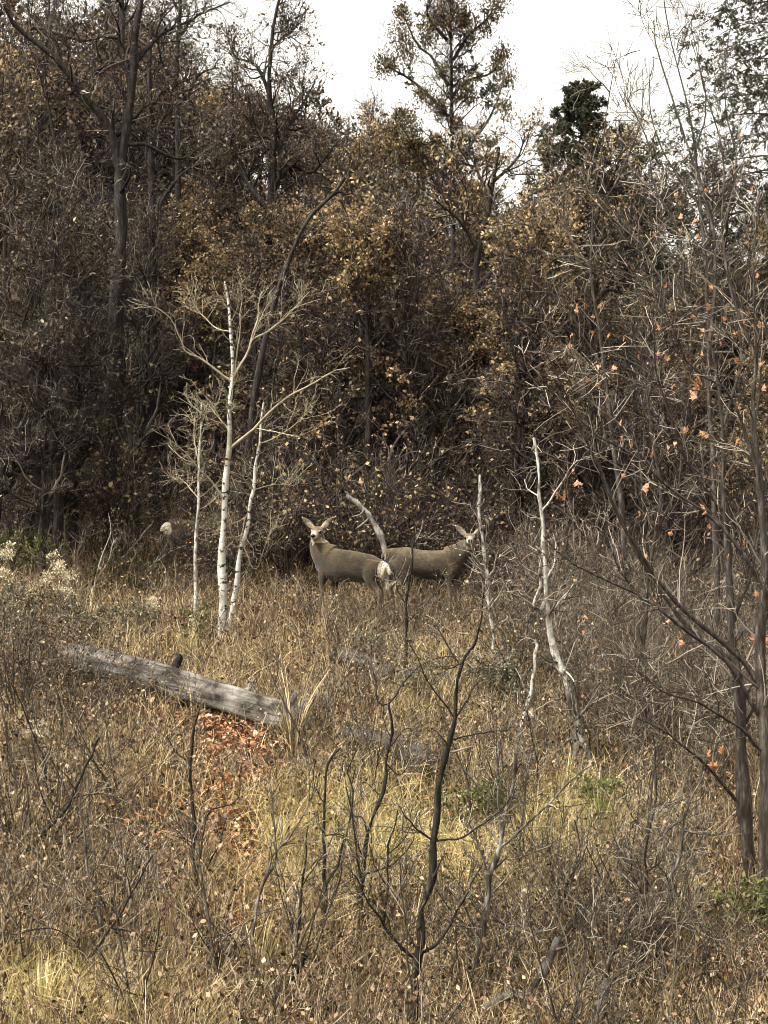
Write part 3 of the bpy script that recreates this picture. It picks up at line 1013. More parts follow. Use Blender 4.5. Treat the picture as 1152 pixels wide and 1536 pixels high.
for i, (px, py, s, lab) in enumerate([(60, 870, 1.2, 'dark green leafy shrub behind the cream seed heads on the left bank'), (1130, 1415, .9, 'small green bush low among the maple trunks'),
                                      (20, 850, 1.0, 'olive leafy shrub at the edge of the left bank'), (170, 880, .9, 'low green shrub between seed heads and tall grass plume'),
                                      (905, 1225, .7, 'low green growth at the foot of the dead birch'), (730, 1235, .7, 'dull green bush behind the grey forked sapling'),
                                      (285, 955, .7, 'yellow-green bush in front of the thinnest aspen')]):
    Y = ground_at(px, py)
    o = GREEN if i == 0 else copy_tree(GREEN)
    X = (px - 576) / F * Y
    o.location = (X, Y, float(gz(X, Y)))
    o.scale = (s, s, s)
    o.rotation_euler = (0, 0, i * 1.7)
    tag(o, lab, 'shrub', 'green shrubs on the slope')

# ------------------------------------------------------------------ aspens
ASP = [dict(k=9, t0=.15, t1=1, L=(.3, .85), ang=40, wander=.16, up=.08, nseg=5, rr=.36, tip=.0024),
       dict(k=4, t0=.2, t1=1, L=(.15, .4), ang=42, wander=.18, up=.06, nseg=3, rr=.6, tip=.002),
       dict(k=2, t0=.3, t1=1, L=(.08, .22), ang=40, wander=.2, up=.05, nseg=2, rr=.7, tip=.0018)]
YA = ground_at(338, 955)
traced_tree('aspen_tree', 'tallest white aspen with black bark marks and yellowish bare limbs', 'tree',
            ([(334, 955), (335, 900), (335, 820), (338, 740), (344, 670), (346, 610), (349, 560), (348, 520), (345, 470), (338, 420)], 6.86, 1.54),
            [([(346, 668), (375, 645), (400, 620), (440, 590), (480, 570), (520, 556)], 2.96, 0.70, -.5),
             ([(349, 585), (325, 565), (300, 548), (278, 535), (272, 515), (262, 490), (240, 465)], 2.34, 0.63, -.3),
             ([(350, 572), (365, 540), (377, 508), (385, 470), (388, 430)], 2.65, 0.84, .3),
             ([(377, 508), (405, 490), (435, 462), (462, 430)], 1.87, 0.56, .5),
             ([(338, 742), (320, 718), (300, 700), (285, 680), (268, 668)], 2.18, 0.63, -.4),
             ([(347, 560), (353, 520), (358, 485), (360, 440)], 1.56, 0.63, .2),
             ([(344, 498), (320, 490), (300, 470), (285, 462)], 1.40, 0.56, .3),
             ([(342, 640), (328, 625), (315, 612)], 1.17, 0.49, .1)],
            'aspen_bark', 'aspen_twig', YA, ASP, None, 31, 'white aspens left of the deer', (6, .6), 'aspen_limb', sides=9, thin=.9, kink=1.3)
YA2 = ground_at(345, 945)
traced_tree('aspen_tree', 'slimmer white aspen leaning right from the foot of the tallest one', 'tree',
            ([(340, 948), (350, 900), (358, 850), (367, 795), (377, 750), (385, 690), (392, 640), (395, 615), (397, 600)], 4.84, 1.54),
            [([(393, 662), (415, 655), (440, 640), (470, 615)], 1.25, 0.49, -.3), ([(389, 740), (410, 730), (440, 728)], 1.25, 0.49, .3),
             ([(374, 765), (368, 780), (362, 810)], 1.09, 0.56, -.1), ([(366, 803), (352, 808), (342, 795)], 1.09, 0.56, -.2), ([(372, 810), (380, 830), (390, 850), (405, 800)], 1.01, 0.42, -.2)],
            'aspen_bark', 'aspen_twig', YA2, ASP, None, 32, 'white aspens left of the deer', (8, .45), 'aspen_limb', sides=9, thin=.9, kink=1.3)
traced_tree('aspen_tree', 'thinnest pale aspen pole standing left of the tallest white aspen', 'tree',
            ([(293, 950), (293, 880), (292, 820), (296, 760), (299, 710), (301, 650), (304, 600)], 3.28, 1.12),
            [([(299, 705), (290, 660), (288, 620)], 1.09, 0.49), ([(296, 750), (275, 725), (262, 715)], 0.94, 0.42)],
            'pale_bark', 'aspen_twig', ground_at(293, 955), ASP, None, 33, 'white aspens left of the deer', (7, .4), 'aspen_limb')
traced_tree('dead_aspen', 'dark dead pole leaning beside the thinnest aspen, bark mostly gone', 'dead tree',
            ([(280, 935), (284, 860), (287, 790), (290, 700)], 3.28, 1.75), [([(288, 760), (300, 730), (306, 700)], 0.94, 0.49)],
            'oak_bark', 'oak_twig', 24.2, [dict(ASP[0], k=3)], None, 34)
# broken pale snag between the deer
rngs = np.random.default_rng(5)
P, R = trace([(586, 905), (582, 860), (580, 835), (572, 805), (555, 775), (535, 755), (519, 743)], 22.9, 6.2, 4.6, 22, .04, rngs)
P = to_ground(P)
R = R * (1 + .16 * rngs.normal(size=len(R)))
base = P[0].copy()
snag = empty('broken_snag', base)
tag(snag, 'pale broken dead trunk curving up to the left between the two deer', 'dead tree')
link('trunk', mesh_from('trunk', [(*tube_arrays((P - base)[None], R[None], 9), 0)], [M['snag_wood']]), snag)
for pts in ([(553, 778), (545, 785), (533, 794)], [(546, 765), (540, 772), (528, 775)], [(524, 747), (521, 739), (517, 738)]):
    p, r = trace(pts, 22.85, 1.8, .8, 6, .05, rngs)
    link('stub', mesh_from('stub', [(*tube_arrays((p - base)[None], r[None], 5), 0)], [M['snag_wood']]), snag)

# ------------------------------------------------------------------ deer
def lathe_tube(path, hw, hh, upv, seg=20):
    """closed tube with elliptical sections: path (n,3), half width, half height"""
    path = resample(path, 30)
    n = len(path)
    hw = np.interp(np.linspace(0, 1, n), np.linspace(0, 1, len(hw)), hw)
    hh = np.interp(np.linspace(0, 1, n), np.linspace(0, 1, len(hh)), hh)
    tan = norm(np.gradient(path, axis=0))
    side = norm(np.cross(np.asarray(upv, float)[None], tan))
    up = np.cross(tan, side)
    a = np.linspace(0, 2 * PI, seg, endpoint=False)
    V = path[:, None] + np.cos(a)[None, :, None] * side[:, None] * hw[:, None, None] + np.sin(a)[None, :, None] * up[:, None] * hh[:, None, None]
    V = V.reshape(-1, 3)
    faces = []
    for i in range(n - 1):
        for s in range(seg):
            faces.append((i * seg + s, i * seg + (s + 1) % seg, (i + 1) * seg + (s + 1) % seg, (i + 1) * seg + s))
    faces.append(tuple(range(seg))[::-1])
    faces.append(tuple((n - 1) * seg + s for s in range(seg)))
    return V, faces


def deer(label, loc, yaw, head_c, face_dir, seed, head_roll=0.0, scale=1.0, rump_up=0.0, white=1.0, patch=1.0, coat=(.034, .025, .0145)):
    """x forward, y left, z up. head_c: head centre in local space; face_dir: where the nose points (local)"""
    parts = []
    tp = [(-.57, 0, .80), (-.52, 0, .80), (-.42, 0, .785), (-.25, 0, .76), (-.05, 0, .735), (.14, 0, .725), (.30, 0, .735), (.42, 0, .76), (.50, 0, .79)]
    hw = [.055, .105, .150, .158, .170, .168, .145, .115, .06]
    hh = [.085, .135, .180, .180, .192, .202, .206, .180, .11]
    tp = [(x, y, z + rump_up * max(0, -x)) for x, y, z in tp]
    parts.append(lathe_tube(tp, hw, hh, (0, 0, 1)))
    hc = np.array(head_c, float)
    fd = norm(np.array(face_dir, float))
    upv = np.array([0, 0, 1.0]) - fd * fd[2]
    upv = norm(upv)
    side = np.cross(upv, fd)            # deer's left
    poll = hc - fd * .10 + upv * .01
    # neck
    parts.append(lathe_tube([(.30, 0, .80), (.42, 0, .86), tuple((np.array([.44, 0, .87]) + poll) / 2 + np.array([.03, 0, -.01])), tuple(poll - upv * .02)],
                            [.13, .115, .098, .070], [.19, .17, .135, .085], (0, 0, 1)))
    # head
    parts.append(lathe_tube([tuple(hc - fd * .15), tuple(hc - fd * .10), tuple(hc - fd * .02), tuple(hc + fd * .06), tuple(hc + fd * .125), tuple(hc + fd * .155)],
                            [.04, .076, .085, .058, .043, .026], [.045, .08, .086, .064, .048, .03], tuple(upv)))
    # ears
    ears = []
    for s, (spread, lift) in ((1, (.8, .75)), (-1, (.8, .75))):
        r = hc - fd * .105 + upv * .04 + side * s * .045
        d = norm(side * s * spread + upv * lift - fd * .12)
        ears.append((r, d))
        parts.append(lathe_tube([tuple(r), tuple(r + d * .06), tuple(r + d * .13), tuple(r + d * .19), tuple(r + d * .225)],
                                [.024, .044, .050, .034, .010], [.018, .020, .017, .014, .008], tuple(fd)))
    # legs
    for s in (1, -1):
        f = .03 * s
        parts.append(lathe_tube([(.34, .055 * s, .74), (.33 + f, .080 * s, .60), (.335 + f, .085 * s, .47), (.345 + f, .083 * s, .37), (.345 + f, .08 * s, .22), (.345 + f, .08 * s, .10), (.365 + f, .08 * s, .04), (.375 + f, .08 * s, -.03)],
                                [.05, .06, .042, .034, .026, .026, .028, .03], [.10, .075, .045, .033, .023, .023, .026, .032], (1, 0, 0)))
        g = -.05 * s
        parts.append(lathe_tube([(-.40, .055 * s, .80), (-.37 + g * .4, .088 * s, .66), (-.36 + g, .095 * s, .54), (-.43 + g, .085 * s, .46), (-.475 + g, .08 * s, .40), (-.455 + g, .08 * s, .25), (-.435 + g, .08 * s, .10), (-.41 + g, .08 * s, .04), (-.40 + g, .08 * s, -.03)],
                                [.07, .085, .06, .042, .033, .026, .026, .028, .03], [.14, .13, .085, .05, .033, .024, .023, .026, .032], (1, 0, 0)))
    # tail
    tz = .86 + rump_up * .57
    parts.append(lathe_tube([(-.55, 0, tz), (-.60, 0, tz - .04), (-.615, 0, tz - .12), (-.61, 0, tz - .20)], [.022, .026, .022, .012], [.022, .024, .02, .012], (0, 1, 0)))
    vs, fs, off = [], [], 0
    for V, fcs in parts:
        vs.append(V)
        fs += [tuple(i + off for i in f) for f in fcs]
        off += len(V)
    V = np.vstack(vs)
    me = bpy.data.meshes.new('deer_raw')
    me.from_pydata(V.tolist(), [], fs)
    tmp = link('deer_raw', me)
    rm = tmp.modifiers.new('r', 'REMESH')
    rm.mode = 'VOXEL'
    rm.voxel_size = .011
    sm = tmp.modifiers.new('s', 'SMOOTH')
    sm.factor = .5
    sm.iterations = 14
    dg = bpy.context.evaluated_depsgraph_get()
    me2 = bpy.data.meshes.new_from_object(tmp.evaluated_get(dg))
    bpy.data.objects.remove(tmp)
    bpy.data.meshes.remove(me)
    n = len(me2.vertices)
    co = np.empty(n * 3, np.float32)
    me2.vertices.foreach_get('co', co)
    co = co.reshape(-1, 3).astype(float)
    # coat pattern, with top light and belly shading painted into it
    rg = np.random.default_rng(seed)
    jt = rg.normal(size=n) * .008
    c = np.tile(np.array(coat), (n, 1))
    x, y, z = co.T
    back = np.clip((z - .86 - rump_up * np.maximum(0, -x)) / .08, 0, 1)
    c = c * (1 + .22 * back[:, None]) + back[:, None] * np.array([.012, .008, .002])  # light from above on the back, put into the fur colour
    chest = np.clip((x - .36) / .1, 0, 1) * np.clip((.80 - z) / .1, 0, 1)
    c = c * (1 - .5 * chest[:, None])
    belly_shade = np.clip((.66 - z) / .10, 0, 1) * np.clip((z - .48) / .04, 0, 1) * np.clip((x + .32) / .06, 0, 1) * np.clip((.34 - x) / .06, 0, 1)
    c = c * (1 - .55 * belly_shade[:, None])  # shade under the belly, painted as darker fur
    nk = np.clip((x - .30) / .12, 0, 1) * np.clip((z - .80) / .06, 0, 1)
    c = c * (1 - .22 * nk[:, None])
    legs = np.clip((.50 - z) / .1, 0, 1)[:, None]
    c = c * (1 - legs) + np.array([.13, .10, .066]) * legs
    rump = ((x + .56) / .095) ** 2 + (y / .14) ** 2 + ((z - .80 - rump_up * .55) / .15) ** 2 + jt * 4
    rw = np.clip((patch * 1.12 - rump) / .28, 0, 1)[:, None]
    c = c * (1 - rw) + np.array([.62, .57, .46]) * white * rw
    inner = (x < -.40) & (np.abs(y) < .05) & (z > .45) & (z < .72)
    c[inner] = (.36, .31, .23)
    tail = (x < -.585) & (np.abs(y) < .035)
    c[tail & (z > tz - .09)] = (.60, .56, .46) if patch > .5 else (.10, .08, .055)
    c[tail & (z <= tz - .09)] = (.012, .010, .009)
    # head
    h = co - hc
    hx, hy, hz = h @ fd, h @ side, h @ upv
    isE = np.zeros(n, bool)
    for r, d in ears:
        e = co - r
        al = e @ d
        rad = np.linalg.norm(e - al[:, None] * d, axis=1)
        m = (al > .03) & (al < .26) & (rad < .07)
        isE |= m
        c[m] = (.10, .085, .065)
        front = m & ((e @ fd) > .002)
        c[front] = (.27, .235, .19)
        c[front & (rad < .022)] = (.20, .16, .13)
        c[m & (al > .205)] = (.50, .46, .39)
        c[m & (rad > .040) & ((e @ fd) < .012)] = (.06, .05, .04)
    near = (np.linalg.norm(h, axis=1) < .19) & (hz > -.10) & (hx > -.10) & ~isE
    c[near] = (.125, .10, .070)
    c[near & (hz > .045) & (hx > -.06) & (hx < .05)] = (.085, .066, .048)      # forehead
    c[near & (hx > .045) & (hz > -.05)] = (.24, .21, .16)                         # muzzle
    c[near & (hx > .09)] = (.46, .42, .34)
    c[near & (hz < -.04) & (hx > -.02) & (hx < .09)] = (.25, .215, .16)             # jaw, chin
    thr = (hx > -.10) & (hx < .03) & (hz < -.085) & (hz > -.14) & (np.abs(hy) < .05)
    c[thr] = (.28, .25, .19)
    for s in (1, -1):
        ec = hc + fd * .024 + upv * .030 + side * s * .066
        dd = np.linalg.norm(co - ec, axis=1)
        c[near & (dd < .034)] = (.30, .27, .21)
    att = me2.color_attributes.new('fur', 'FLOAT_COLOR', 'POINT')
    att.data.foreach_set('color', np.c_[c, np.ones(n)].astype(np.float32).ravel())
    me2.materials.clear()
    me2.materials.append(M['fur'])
    me2.polygons.foreach_set('use_smooth', np.ones(len(me2.polygons), bool))
    root = empty('deer', loc)
    root.rotation_euler = (0, 0, yaw)
    root.scale = (scale,) * 3
    tag(root, label, 'deer', 'mule deer in the clearing')
    link('body', me2, root)

    def ball(nm, c0, r, sx=(1, 1, 1)):
        me = bpy.data.meshes.new(nm)
        import bmesh
        bm = bmesh.new()
        bmesh.ops.create_uvsphere(bm, u_segments=12, v_segments=8, radius=r)
        bm.to_mesh(me)
        bm.free()
        me.materials.append(M['horn'])
        me.polygons.foreach_set('use_smooth', np.ones(len(me.polygons), bool))
        o = link(nm, me, root)
        o.location = Vector(c0.tolist())
        o.scale = sx
    for s in (1, -1):
        ball('eye', hc + fd * .034 + upv * .030 + side * s * .062, .021)
    ball('nose', hc + fd * .148 + upv * .010, .030, (1, 1, .8))
    return root


def to_local(v, yaw):
    c, s = math.cos(-yaw), math.sin(-yaw)
    return (v[0] * c - v[1] * s, v[0] * s + v[1] * c, v[2])


# left deer: head end left and farther, rump toward the viewer's right
def deer_at(px_mid, Y):
    X = (px_mid - 576) / F * Y
    return X, Y, float(gz(X, Y))


X, Y, Z = deer_at(525, 21.9)
Z -= .10
yaw1 = math.radians(180 - 38)
zb = (768 - 940) / F * Y                    # feet row
hw_ = (at(474, 801, 22.15) - np.array([X, Y, Z])) / 1.08
D1Z = Z
hl = to_local(hw_, yaw1)
f1 = to_local(norm(np.array([-.22, -1.0, -.22])), yaw1)
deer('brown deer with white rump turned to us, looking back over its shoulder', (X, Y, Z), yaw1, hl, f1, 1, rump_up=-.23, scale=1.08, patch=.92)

X, Y, Z = deer_at(641, 22.6)
yaw2 = math.radians(-7)
hl = to_local(at(705, 810, 22.25) - np.array([X, Y, Z]), yaw2)
f2 = to_local(norm(np.array([-.05, -1.0, -.12])), yaw2)
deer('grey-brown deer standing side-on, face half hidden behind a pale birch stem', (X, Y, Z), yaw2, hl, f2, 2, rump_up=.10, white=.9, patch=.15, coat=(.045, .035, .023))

X, Y, Z = deer_at(298, ground_at(285, 876))
yaw3 = math.radians(38)
hl = (.78, -.05, .42)
deer('deer seen from behind, only cream rump and flank showing past the thin aspen', (X, Y, Z), yaw3, hl, norm(np.array([.5, .1, -.9])), 3, rump_up=.02, white=.78, patch=.8, coat=(.062, .048, .031))

# ------------------------------------------------------------------ fallen logs
def log_obj(name, label, a, b, r0, r1, seed, Ya, Yb, stub=None, wood='log_wood', crack=True):
    rng = np.random.default_rng(seed)
    A, B = at(a[0], a[1], Ya), at(b[0], b[1], Yb)
    L = np.linalg.norm(B - A)
    ex = (B - A) / L
    ey = norm(np.cross(np.array([0, 0, 1.0]), ex))
    ez = np.cross(ex, ey)
    n, sg = 70, 44
    t = np.linspace(0, 1, n)
    an = np.linspace(0, 2 * PI, sg, endpoint=False)
    T, AN = np.meshgrid(t, an, indexing='ij')
    rad = (r0 + (r1 - r0) * T) * (1 + .05 * np.sin(3 * AN + 4 * T) + .035 * np.sin(7 * AN + 9 * T + 1) + .03 * np.sin(T * 17) + .03 * rng.normal(size=(1, sg)) + .012 * rng.normal(size=(n, sg)))
    sagv = .06 * np.sin(T * PI * 1.3) * r0 * 4
    if crack:
        rad = rad * (1 - .16 * np.exp(-((AN - 1.15 - .25 * T) / .09) ** 2) * np.clip((T - .35) * 6, 0, 1) * np.clip((.85 - T) * 8, 0, 1))
    for _ in range(7):          # long splits
        a0, t0, ln = rng.uniform(0, 2 * PI), rng.uniform(.05, .7), rng.uniform(.12, .35)
        rad = rad * (1 - .13 * np.exp(-(((AN - a0 - .3 * (T - t0) + PI) % (2 * PI) - PI) / .07) ** 2) * np.clip((T - t0) * 14, 0, 1) * np.clip((t0 + ln - T) * 14, 0, 1))
    endj = np.zeros((n, sg))
    endj[-1] = rng.uniform(-.16, .05, sg)
    endj[0] = rng.uniform(-.05, .12, sg)
    x = T * L + endj
    V = np.stack([x, np.cos(AN) * rad, np.sin(AN) * rad + sagv], -1).reshape(-1, 3)
    base = (np.arange(n - 1) * sg)[:, None]
    s = np.arange(sg)[None]
    q = np.stack([base + s, base + (s + 1) % sg, base + sg + (s + 1) % sg, base + sg + s], -1).reshape(-1, 4)
    # end caps as rings that close to a sunken centre
    ch = [(V, q, 0)]
    for e, k, sgn in ((0, 0, 1), (n - 1, (n - 1) * sg, -1)):
        ring = V[k:k + sg]
        c = ring.mean(0) + np.array([.03 * sgn, 0, 0])
        inner = c + (ring - c) * .05
        vv = np.vstack([ring, inner])
        ss = np.arange(sg)
        qq = np.stack([ss, (ss + 1) % sg, sg + (ss + 1) % sg, sg + ss], -1)
        ch.append((vv, qq, 0))
    root = empty(name, A)
    root.matrix_world = Matrix(((ex[0], ey[0], ez[0], A[0]), (ex[1], ey[1], ez[1], A[1]), (ex[2], ey[2], ez[2], A[2]), (0, 0, 0, 1)))
    tag(root, label, 'log')
    link('log_trunk', mesh_from('log_trunk', ch, [M[wood]]), root)
    for st in stub or []:
        u, ang, ln, rr, m = st
        p0 = np.array([u * L, math.cos(ang) * r0 * .6, math.sin(ang) * r0 * .6])
        d = norm(np.array([.12, math.cos(ang), math.sin(ang)]))
        p = np.array([p0 + d * ln * q_ for q_ in np.linspace(0, 1, 7)]) + rng.normal(size=(7, 3)) * .006
        r = np.linspace(rr * 1.25, rr * .8, 7)
        r[-1] = rr * .15
        link('branch_stub', mesh_from('branch_stub', [(*tube_arrays(p[None], r[None], 8), 0)], [M[m]]), root)
    return root


log_obj('fallen_log', 'big weathered grey log lying across the slope with a black branch stub', (100, 988), (456, 1082), .172, .142, 61, 17.45, 16.2,
        stub=[(.45, 1.35, .24, .045, 'char'), (.74, .9, .2, .028, 'log_wood'), (.93, 1.2, .17, .03, 'log_wood'), (.985, 1.3, .12, .05, 'log_wood')])
log_obj('fallen_log', 'short grey log half sunk in the weeds between the dark saplings', (520, 1104), (672, 1150), .12, .10, 62, 15.8, 15.3, wood='old_log_wood', stub=[(.4, 1.2, .12, .03, 'log_wood')])
log_obj('fallen_log', 'grey rotten log piece deep in the weeds below the left deer', (508, 984), (588, 1014), .11, .10, 63, 19.1, 18.6, wood='old_log_wood', crack=False)


# debris near the camera
def stick(name, label, cat, pts, Y, r0, r1, mat, seed, twigs=()):
    rng = np.random.default_rng(seed)
    P, R = trace(pts, Y, r0, r1, 16, .05, rng)
    R = R * (1 + .12 * rng.normal(size=len(R)))
    base = P[0].copy()
    root = empty(name, base)
    tag(root, label, cat)
    link('limb', mesh_from('limb', [(*tube_arrays((P - base)[None], R[None], 8), 0)], [M[mat]]), root)
    for tw in twigs:
        p, r = trace(tw[0], Y - .02, tw[1], tw[2], 8, .06, rng)
        link('branch', mesh_from('branch', [(*tube_arrays((p - base)[None], r[None], 6), 0)], [M[mat]]), root)
    return root


stick('dead_branch', 'pale rotten branch arching over the leaves in the right foreground', 'branch', [(706, 1536), (730, 1510), (752, 1497), (775, 1493), (795, 1500)], 10.6, 5, 6.5, 'old_wood', 71,
      [([(790, 1500), (800, 1480), (812, 1462)], 6, 4), ([(730, 1512), (745, 1525), (760, 1545)], 3, 2)])
stick('dead_stump', 'pale upright rotten stem among the tangle, right foreground', 'stump', [(800, 1500), (812, 1465), (826, 1435), (838, 1405)], 11.1, 9, 6, 'old_wood', 72,
      [([(830, 1425), (850, 1420), (858, 1412)], 3, 1.5)])
stick('dead_stump', 'pale grey broken post at the bottom edge, right of the arching branch', 'stump', [(893, 1545), (900, 1515), (908, 1480), (914, 1470)], 10.5, 13, 8, 'old_wood', 73, [([(905, 1500), (925, 1525), (950, 1520)], 2.5, 1.5)])
stick('charred_stick', 'short jet black charred stick standing aslant in the grass', 'stick', [(424, 1488), (436, 1470), (448, 1450), (457, 1432)], 10.6, 3.5, 5, 'char', 74)

# ------------------------------------------------------------------ pale dead birches right of the deer
BIR = [dict(k=6, t0=.1, t1=1, L=(.2, .5), ang=58, wander=.22, up=.05, nseg=4, rr=.5, tip=.0035), dict(k=2, t0=.2, t1=1, L=(.1, .28), ang=45, wander=.25, up=.05, nseg=3, rr=.65, tip=.003)]
Yb1 = ground_at(893, 1205)
traced_tree('dead_birch', 'pale dead birch, two crooked stems on a dark leaning foot', 'dead tree',
            ([(896, 1205), (885, 1150), (866, 1090), (850, 1030), (836, 990), (826, 950), (824, 900), (822, 855), (812, 810), (816, 780), (810, 740), (806, 700), (803, 660)], 7, 2.2),
            [([(824, 905), (818, 920), (808, 918), (804, 905), (812, 880), (806, 850), (812, 830)], 3.2, 2, -.2), ([(822, 770), (840, 740), (850, 710), (862, 690)], 1.8, .8, -.3),
             ([(812, 745), (795, 735), (790, 720)], 1.3, .7, .2), ([(840, 1000), (852, 1010), (858, 1020)], 2, 1, -.2), ([(824, 860), (835, 840), (835, 790)], 1.6, .8, .1),
             ([(826, 935), (850, 900), (870, 870)], 1.6, .8, .2), ([(808, 860), (780, 845), (762, 820)], 1.5, .7, -.2)],
            'pale_bark', 'grey_twig', Yb1 + 1.2, BIR, None, 41, None, (14, .3), kink=1.9)
traced_tree('dead_birch', 'dark rotten birch foot with peeling bark propped behind the pale stem', 'dead tree',
            ([(872, 1190), (866, 1140), (858, 1080), (850, 1030)], 6, 3.5), [([(862, 1110), (878, 1120), (885, 1140), (892, 1180)], 4.5, 3, -.1), ([(864, 1085), (890, 1060), (905, 1045)], 3.5, 1.5, .2),
             ([(860, 1110), (845, 1118), (836, 1130)], 3, 1.5, 0)],
            'grey_bark', 'grey_twig', Yb1 + 1.0, BIR, None, 42, kink=1.9)
traced_tree('dead_birch', 'slender pale birch pole in front of the right deer face', 'dead tree',
            ([(752, 1180), (748, 1100), (742, 1010), (736, 930), (730, 880), (724, 840), (721, 800), (719, 760), (720, 715)], 4.2, 2),
            [([(722, 868), (735, 850), (745, 830)], 1.4, .7, -.2), ([(735, 925), (748, 900), (755, 870)], 1.3, .6, -.3), ([(720, 770), (708, 760), (704, 752)], 1.2, .8, -.1),
             ([(724, 845), (712, 840), (700, 826), (670, 820)], 1.4, .8, -.5), ([(738, 945), (765, 930), (785, 905)], 1.8, .7, .3)],
            'pale_bark', 'grey_twig', 20.2, BIR, None, 43, None, (12, .35), kink=1.9)
traced_tree('dead_birch', 'broken pale pole leaning left below the two-stemmed dead birch', 'dead tree',
            ([(772, 1160), (780, 1110), (792, 1060), (800, 1010), (808, 960)], 4.5, 2.6), [([(790, 1070), (805, 1080), (815, 1085)], 1.5, .8, -.2)],
            'pale_bark', 'grey_twig', 16.6, BIR, None, 44, None, (5, .3), kink=1.9)

# ------------------------------------------------------------------ maples on the right with a few red leaves
MAP = [dict(k=11, t0=.1, t1=1, L=(.3, .9), ang=45, wander=.13, up=.06, nseg=5, rr=.34, tip=.0024),
       dict(k=5, t0=.15, t1=1, L=(.15, .5), ang=45, wander=.15, up=.04, nseg=3, rr=.6, tip=.003),
       dict(k=2, t0=.3, t1=1, L=(.08, .2), ang=40, wander=.15, up=.03, nseg=2, rr=.7, tip=.0027)]
YM = ground_at(1125, 1340)
mapA, tipsA = traced_tree('maple_tree', 'dark maple trunk with long limbs slanting up left and red leaves', 'tree',
            ([(1126, 1345), (1120, 1230), (1112, 1100), (1100, 950), (1090, 800), (1084, 690), (1082, 590), (1066, 520), (1045, 470), (1030, 430)], 13, 1),
            [([(1088, 760), (1050, 715), (1020, 680), (985, 590), (970, 520), (960, 470)], 4, 1, -.5), ([(1084, 640), (1110, 560), (1118, 480), (1105, 400)], 4, 1.3, .3),
             ([(1105, 985), (1050, 950), (1010, 900), (960, 830), (925, 760), (900, 700), (880, 620), (868, 560)], 6, 1.1, -.3),
             ([(1045, 470), (1000, 420), (960, 350), (910, 290), (870, 265), (845, 255)], 3.5, .9, .4), ([(1030, 430), (1015, 330), (985, 270), (975, 200), (940, 110)], 3, .9, .3),
             ([(1118, 1200), (1060, 1140), (1010, 1095), (950, 1065), (900, 1050)], 4, 1, -.6), ([(1098, 930), (1125, 860), (1140, 800), (1152, 720)], 4, 1.5, .2),
             ([(1064, 515), (1075, 430), (1070, 330), (1050, 250), (1030, 160), (1010, 80), (992, 0)], 4.2, 1.3, .6)],
            'maple_bark', 'grey_twig', YM, MAP, None, 51, None, (16, .25), kink=1.2, thin=.72)
mapB, tipsB = traced_tree('maple_tree', 'maple at the very edge, near-black trunk with a long limb drooping toward the deer', 'tree',
            ([(1150, 1330), (1148, 1200), (1144, 1080), (1142, 960), (1146, 850), (1138, 700), (1128, 600), (1135, 480), (1130, 380), (1140, 300)], 14, .8),
            [([(1146, 1030), (1110, 985), (1060, 940), (1000, 885), (960, 830), (920, 770), (885, 700), (850, 640), (820, 590), (790, 540)], 6.5, 1, -.8),
             ([(1145, 1100), (1090, 1020), (1030, 960), (960, 905), (890, 870), (835, 835), (795, 800)], 5, 1, -.9),
             ([(1143, 900), (1100, 830), (1050, 780), (990, 735), (940, 690), (880, 660), (830, 600), (770, 560)], 4.5, .9, -.5),
             ([(1140, 760), (1115, 660), (1080, 600), (1030, 560), (980, 470), (940, 430), (880, 400)], 4, .9, -.4),
             ([(1146, 1150), (1100, 1100), (1040, 1060), (980, 1030), (930, 990)], 4, 1, -.7), ([(1135, 640), (1150, 540), (1160, 440)], 3, 1, .2),
             ([(1130, 560), (1095, 460), (1085, 350), (1090, 240), (1070, 130), (1050, 40)], 3.5, .9, .4), ([(1142, 980), (1165, 860), (1170, 700)], 4, 1, .2)],
            'maple_bark', 'grey_twig', YM - .35, MAP, None, 52, None, (12, .25), kink=1.2, thin=.72)
mapC, tipsC = traced_tree('maple_tree', 'thinner maple stem between dead birch and maple trunks, limbs fanned out over scrub', 'tree',
            ([(968, 1180), (965, 1090), (962, 1000), (970, 900), (985, 820), (990, 740), (975, 640), (965, 560), (950, 480)], 6, .7),
            [([(970, 900), (930, 850), (905, 800), (860, 760), (820, 700)], 2.6, .8, -.3), ([(985, 800), (1020, 720), (1030, 640), (1050, 560)], 2.6, .8, .3),
             ([(985, 700), (940, 640), (890, 600), (850, 540), (830, 470)], 2.4, .8, .2), ([(966, 560), (990, 480), (1000, 400), (980, 320)], 2, .8, .2),
             ([(962, 1010), (930, 960), (910, 900)], 2, .8, .2)],
            'maple_bark', 'grey_twig', 16.5, MAP, None, 53, None, (12, .3), kink=1.2, thin=.72)
mapD, tipsD = traced_tree('maple_tree', 'tall thin maple reaching into the white sky in front of the spruce', 'tree',
            ([(1075, 900), (1070, 700), (1062, 500), (1060, 400), (1052, 300), (1040, 210), (1020, 120), (1005, 50), (990, -30)], 5.5, .9),
            [([(1052, 320), (1025, 270), (990, 215), (975, 150), (980, 90)], 2.5, .8, .2), ([(1042, 220), (1060, 150), (1050, 80), (1040, 20)], 2.2, .7, .2),
             ([(1058, 420), (1090, 330), (1100, 230), (1085, 120), (1090, 30)], 2.4, .7, -.2), ([(1062, 480), (1020, 420), (1000, 340), (980, 260)], 2.4, .7, .3),
             ([(1020, 120), (1030, 70), (1045, 10)], 1.8, .6, .1), ([(1063, 540), (1110, 470), (1130, 380), (1145, 300)], 2.4, .7, .1)],
            'maple_bark', 'grey_twig', 19, MAP[:2], None, 54, None, (14, .4), kink=1.2, thin=.72)
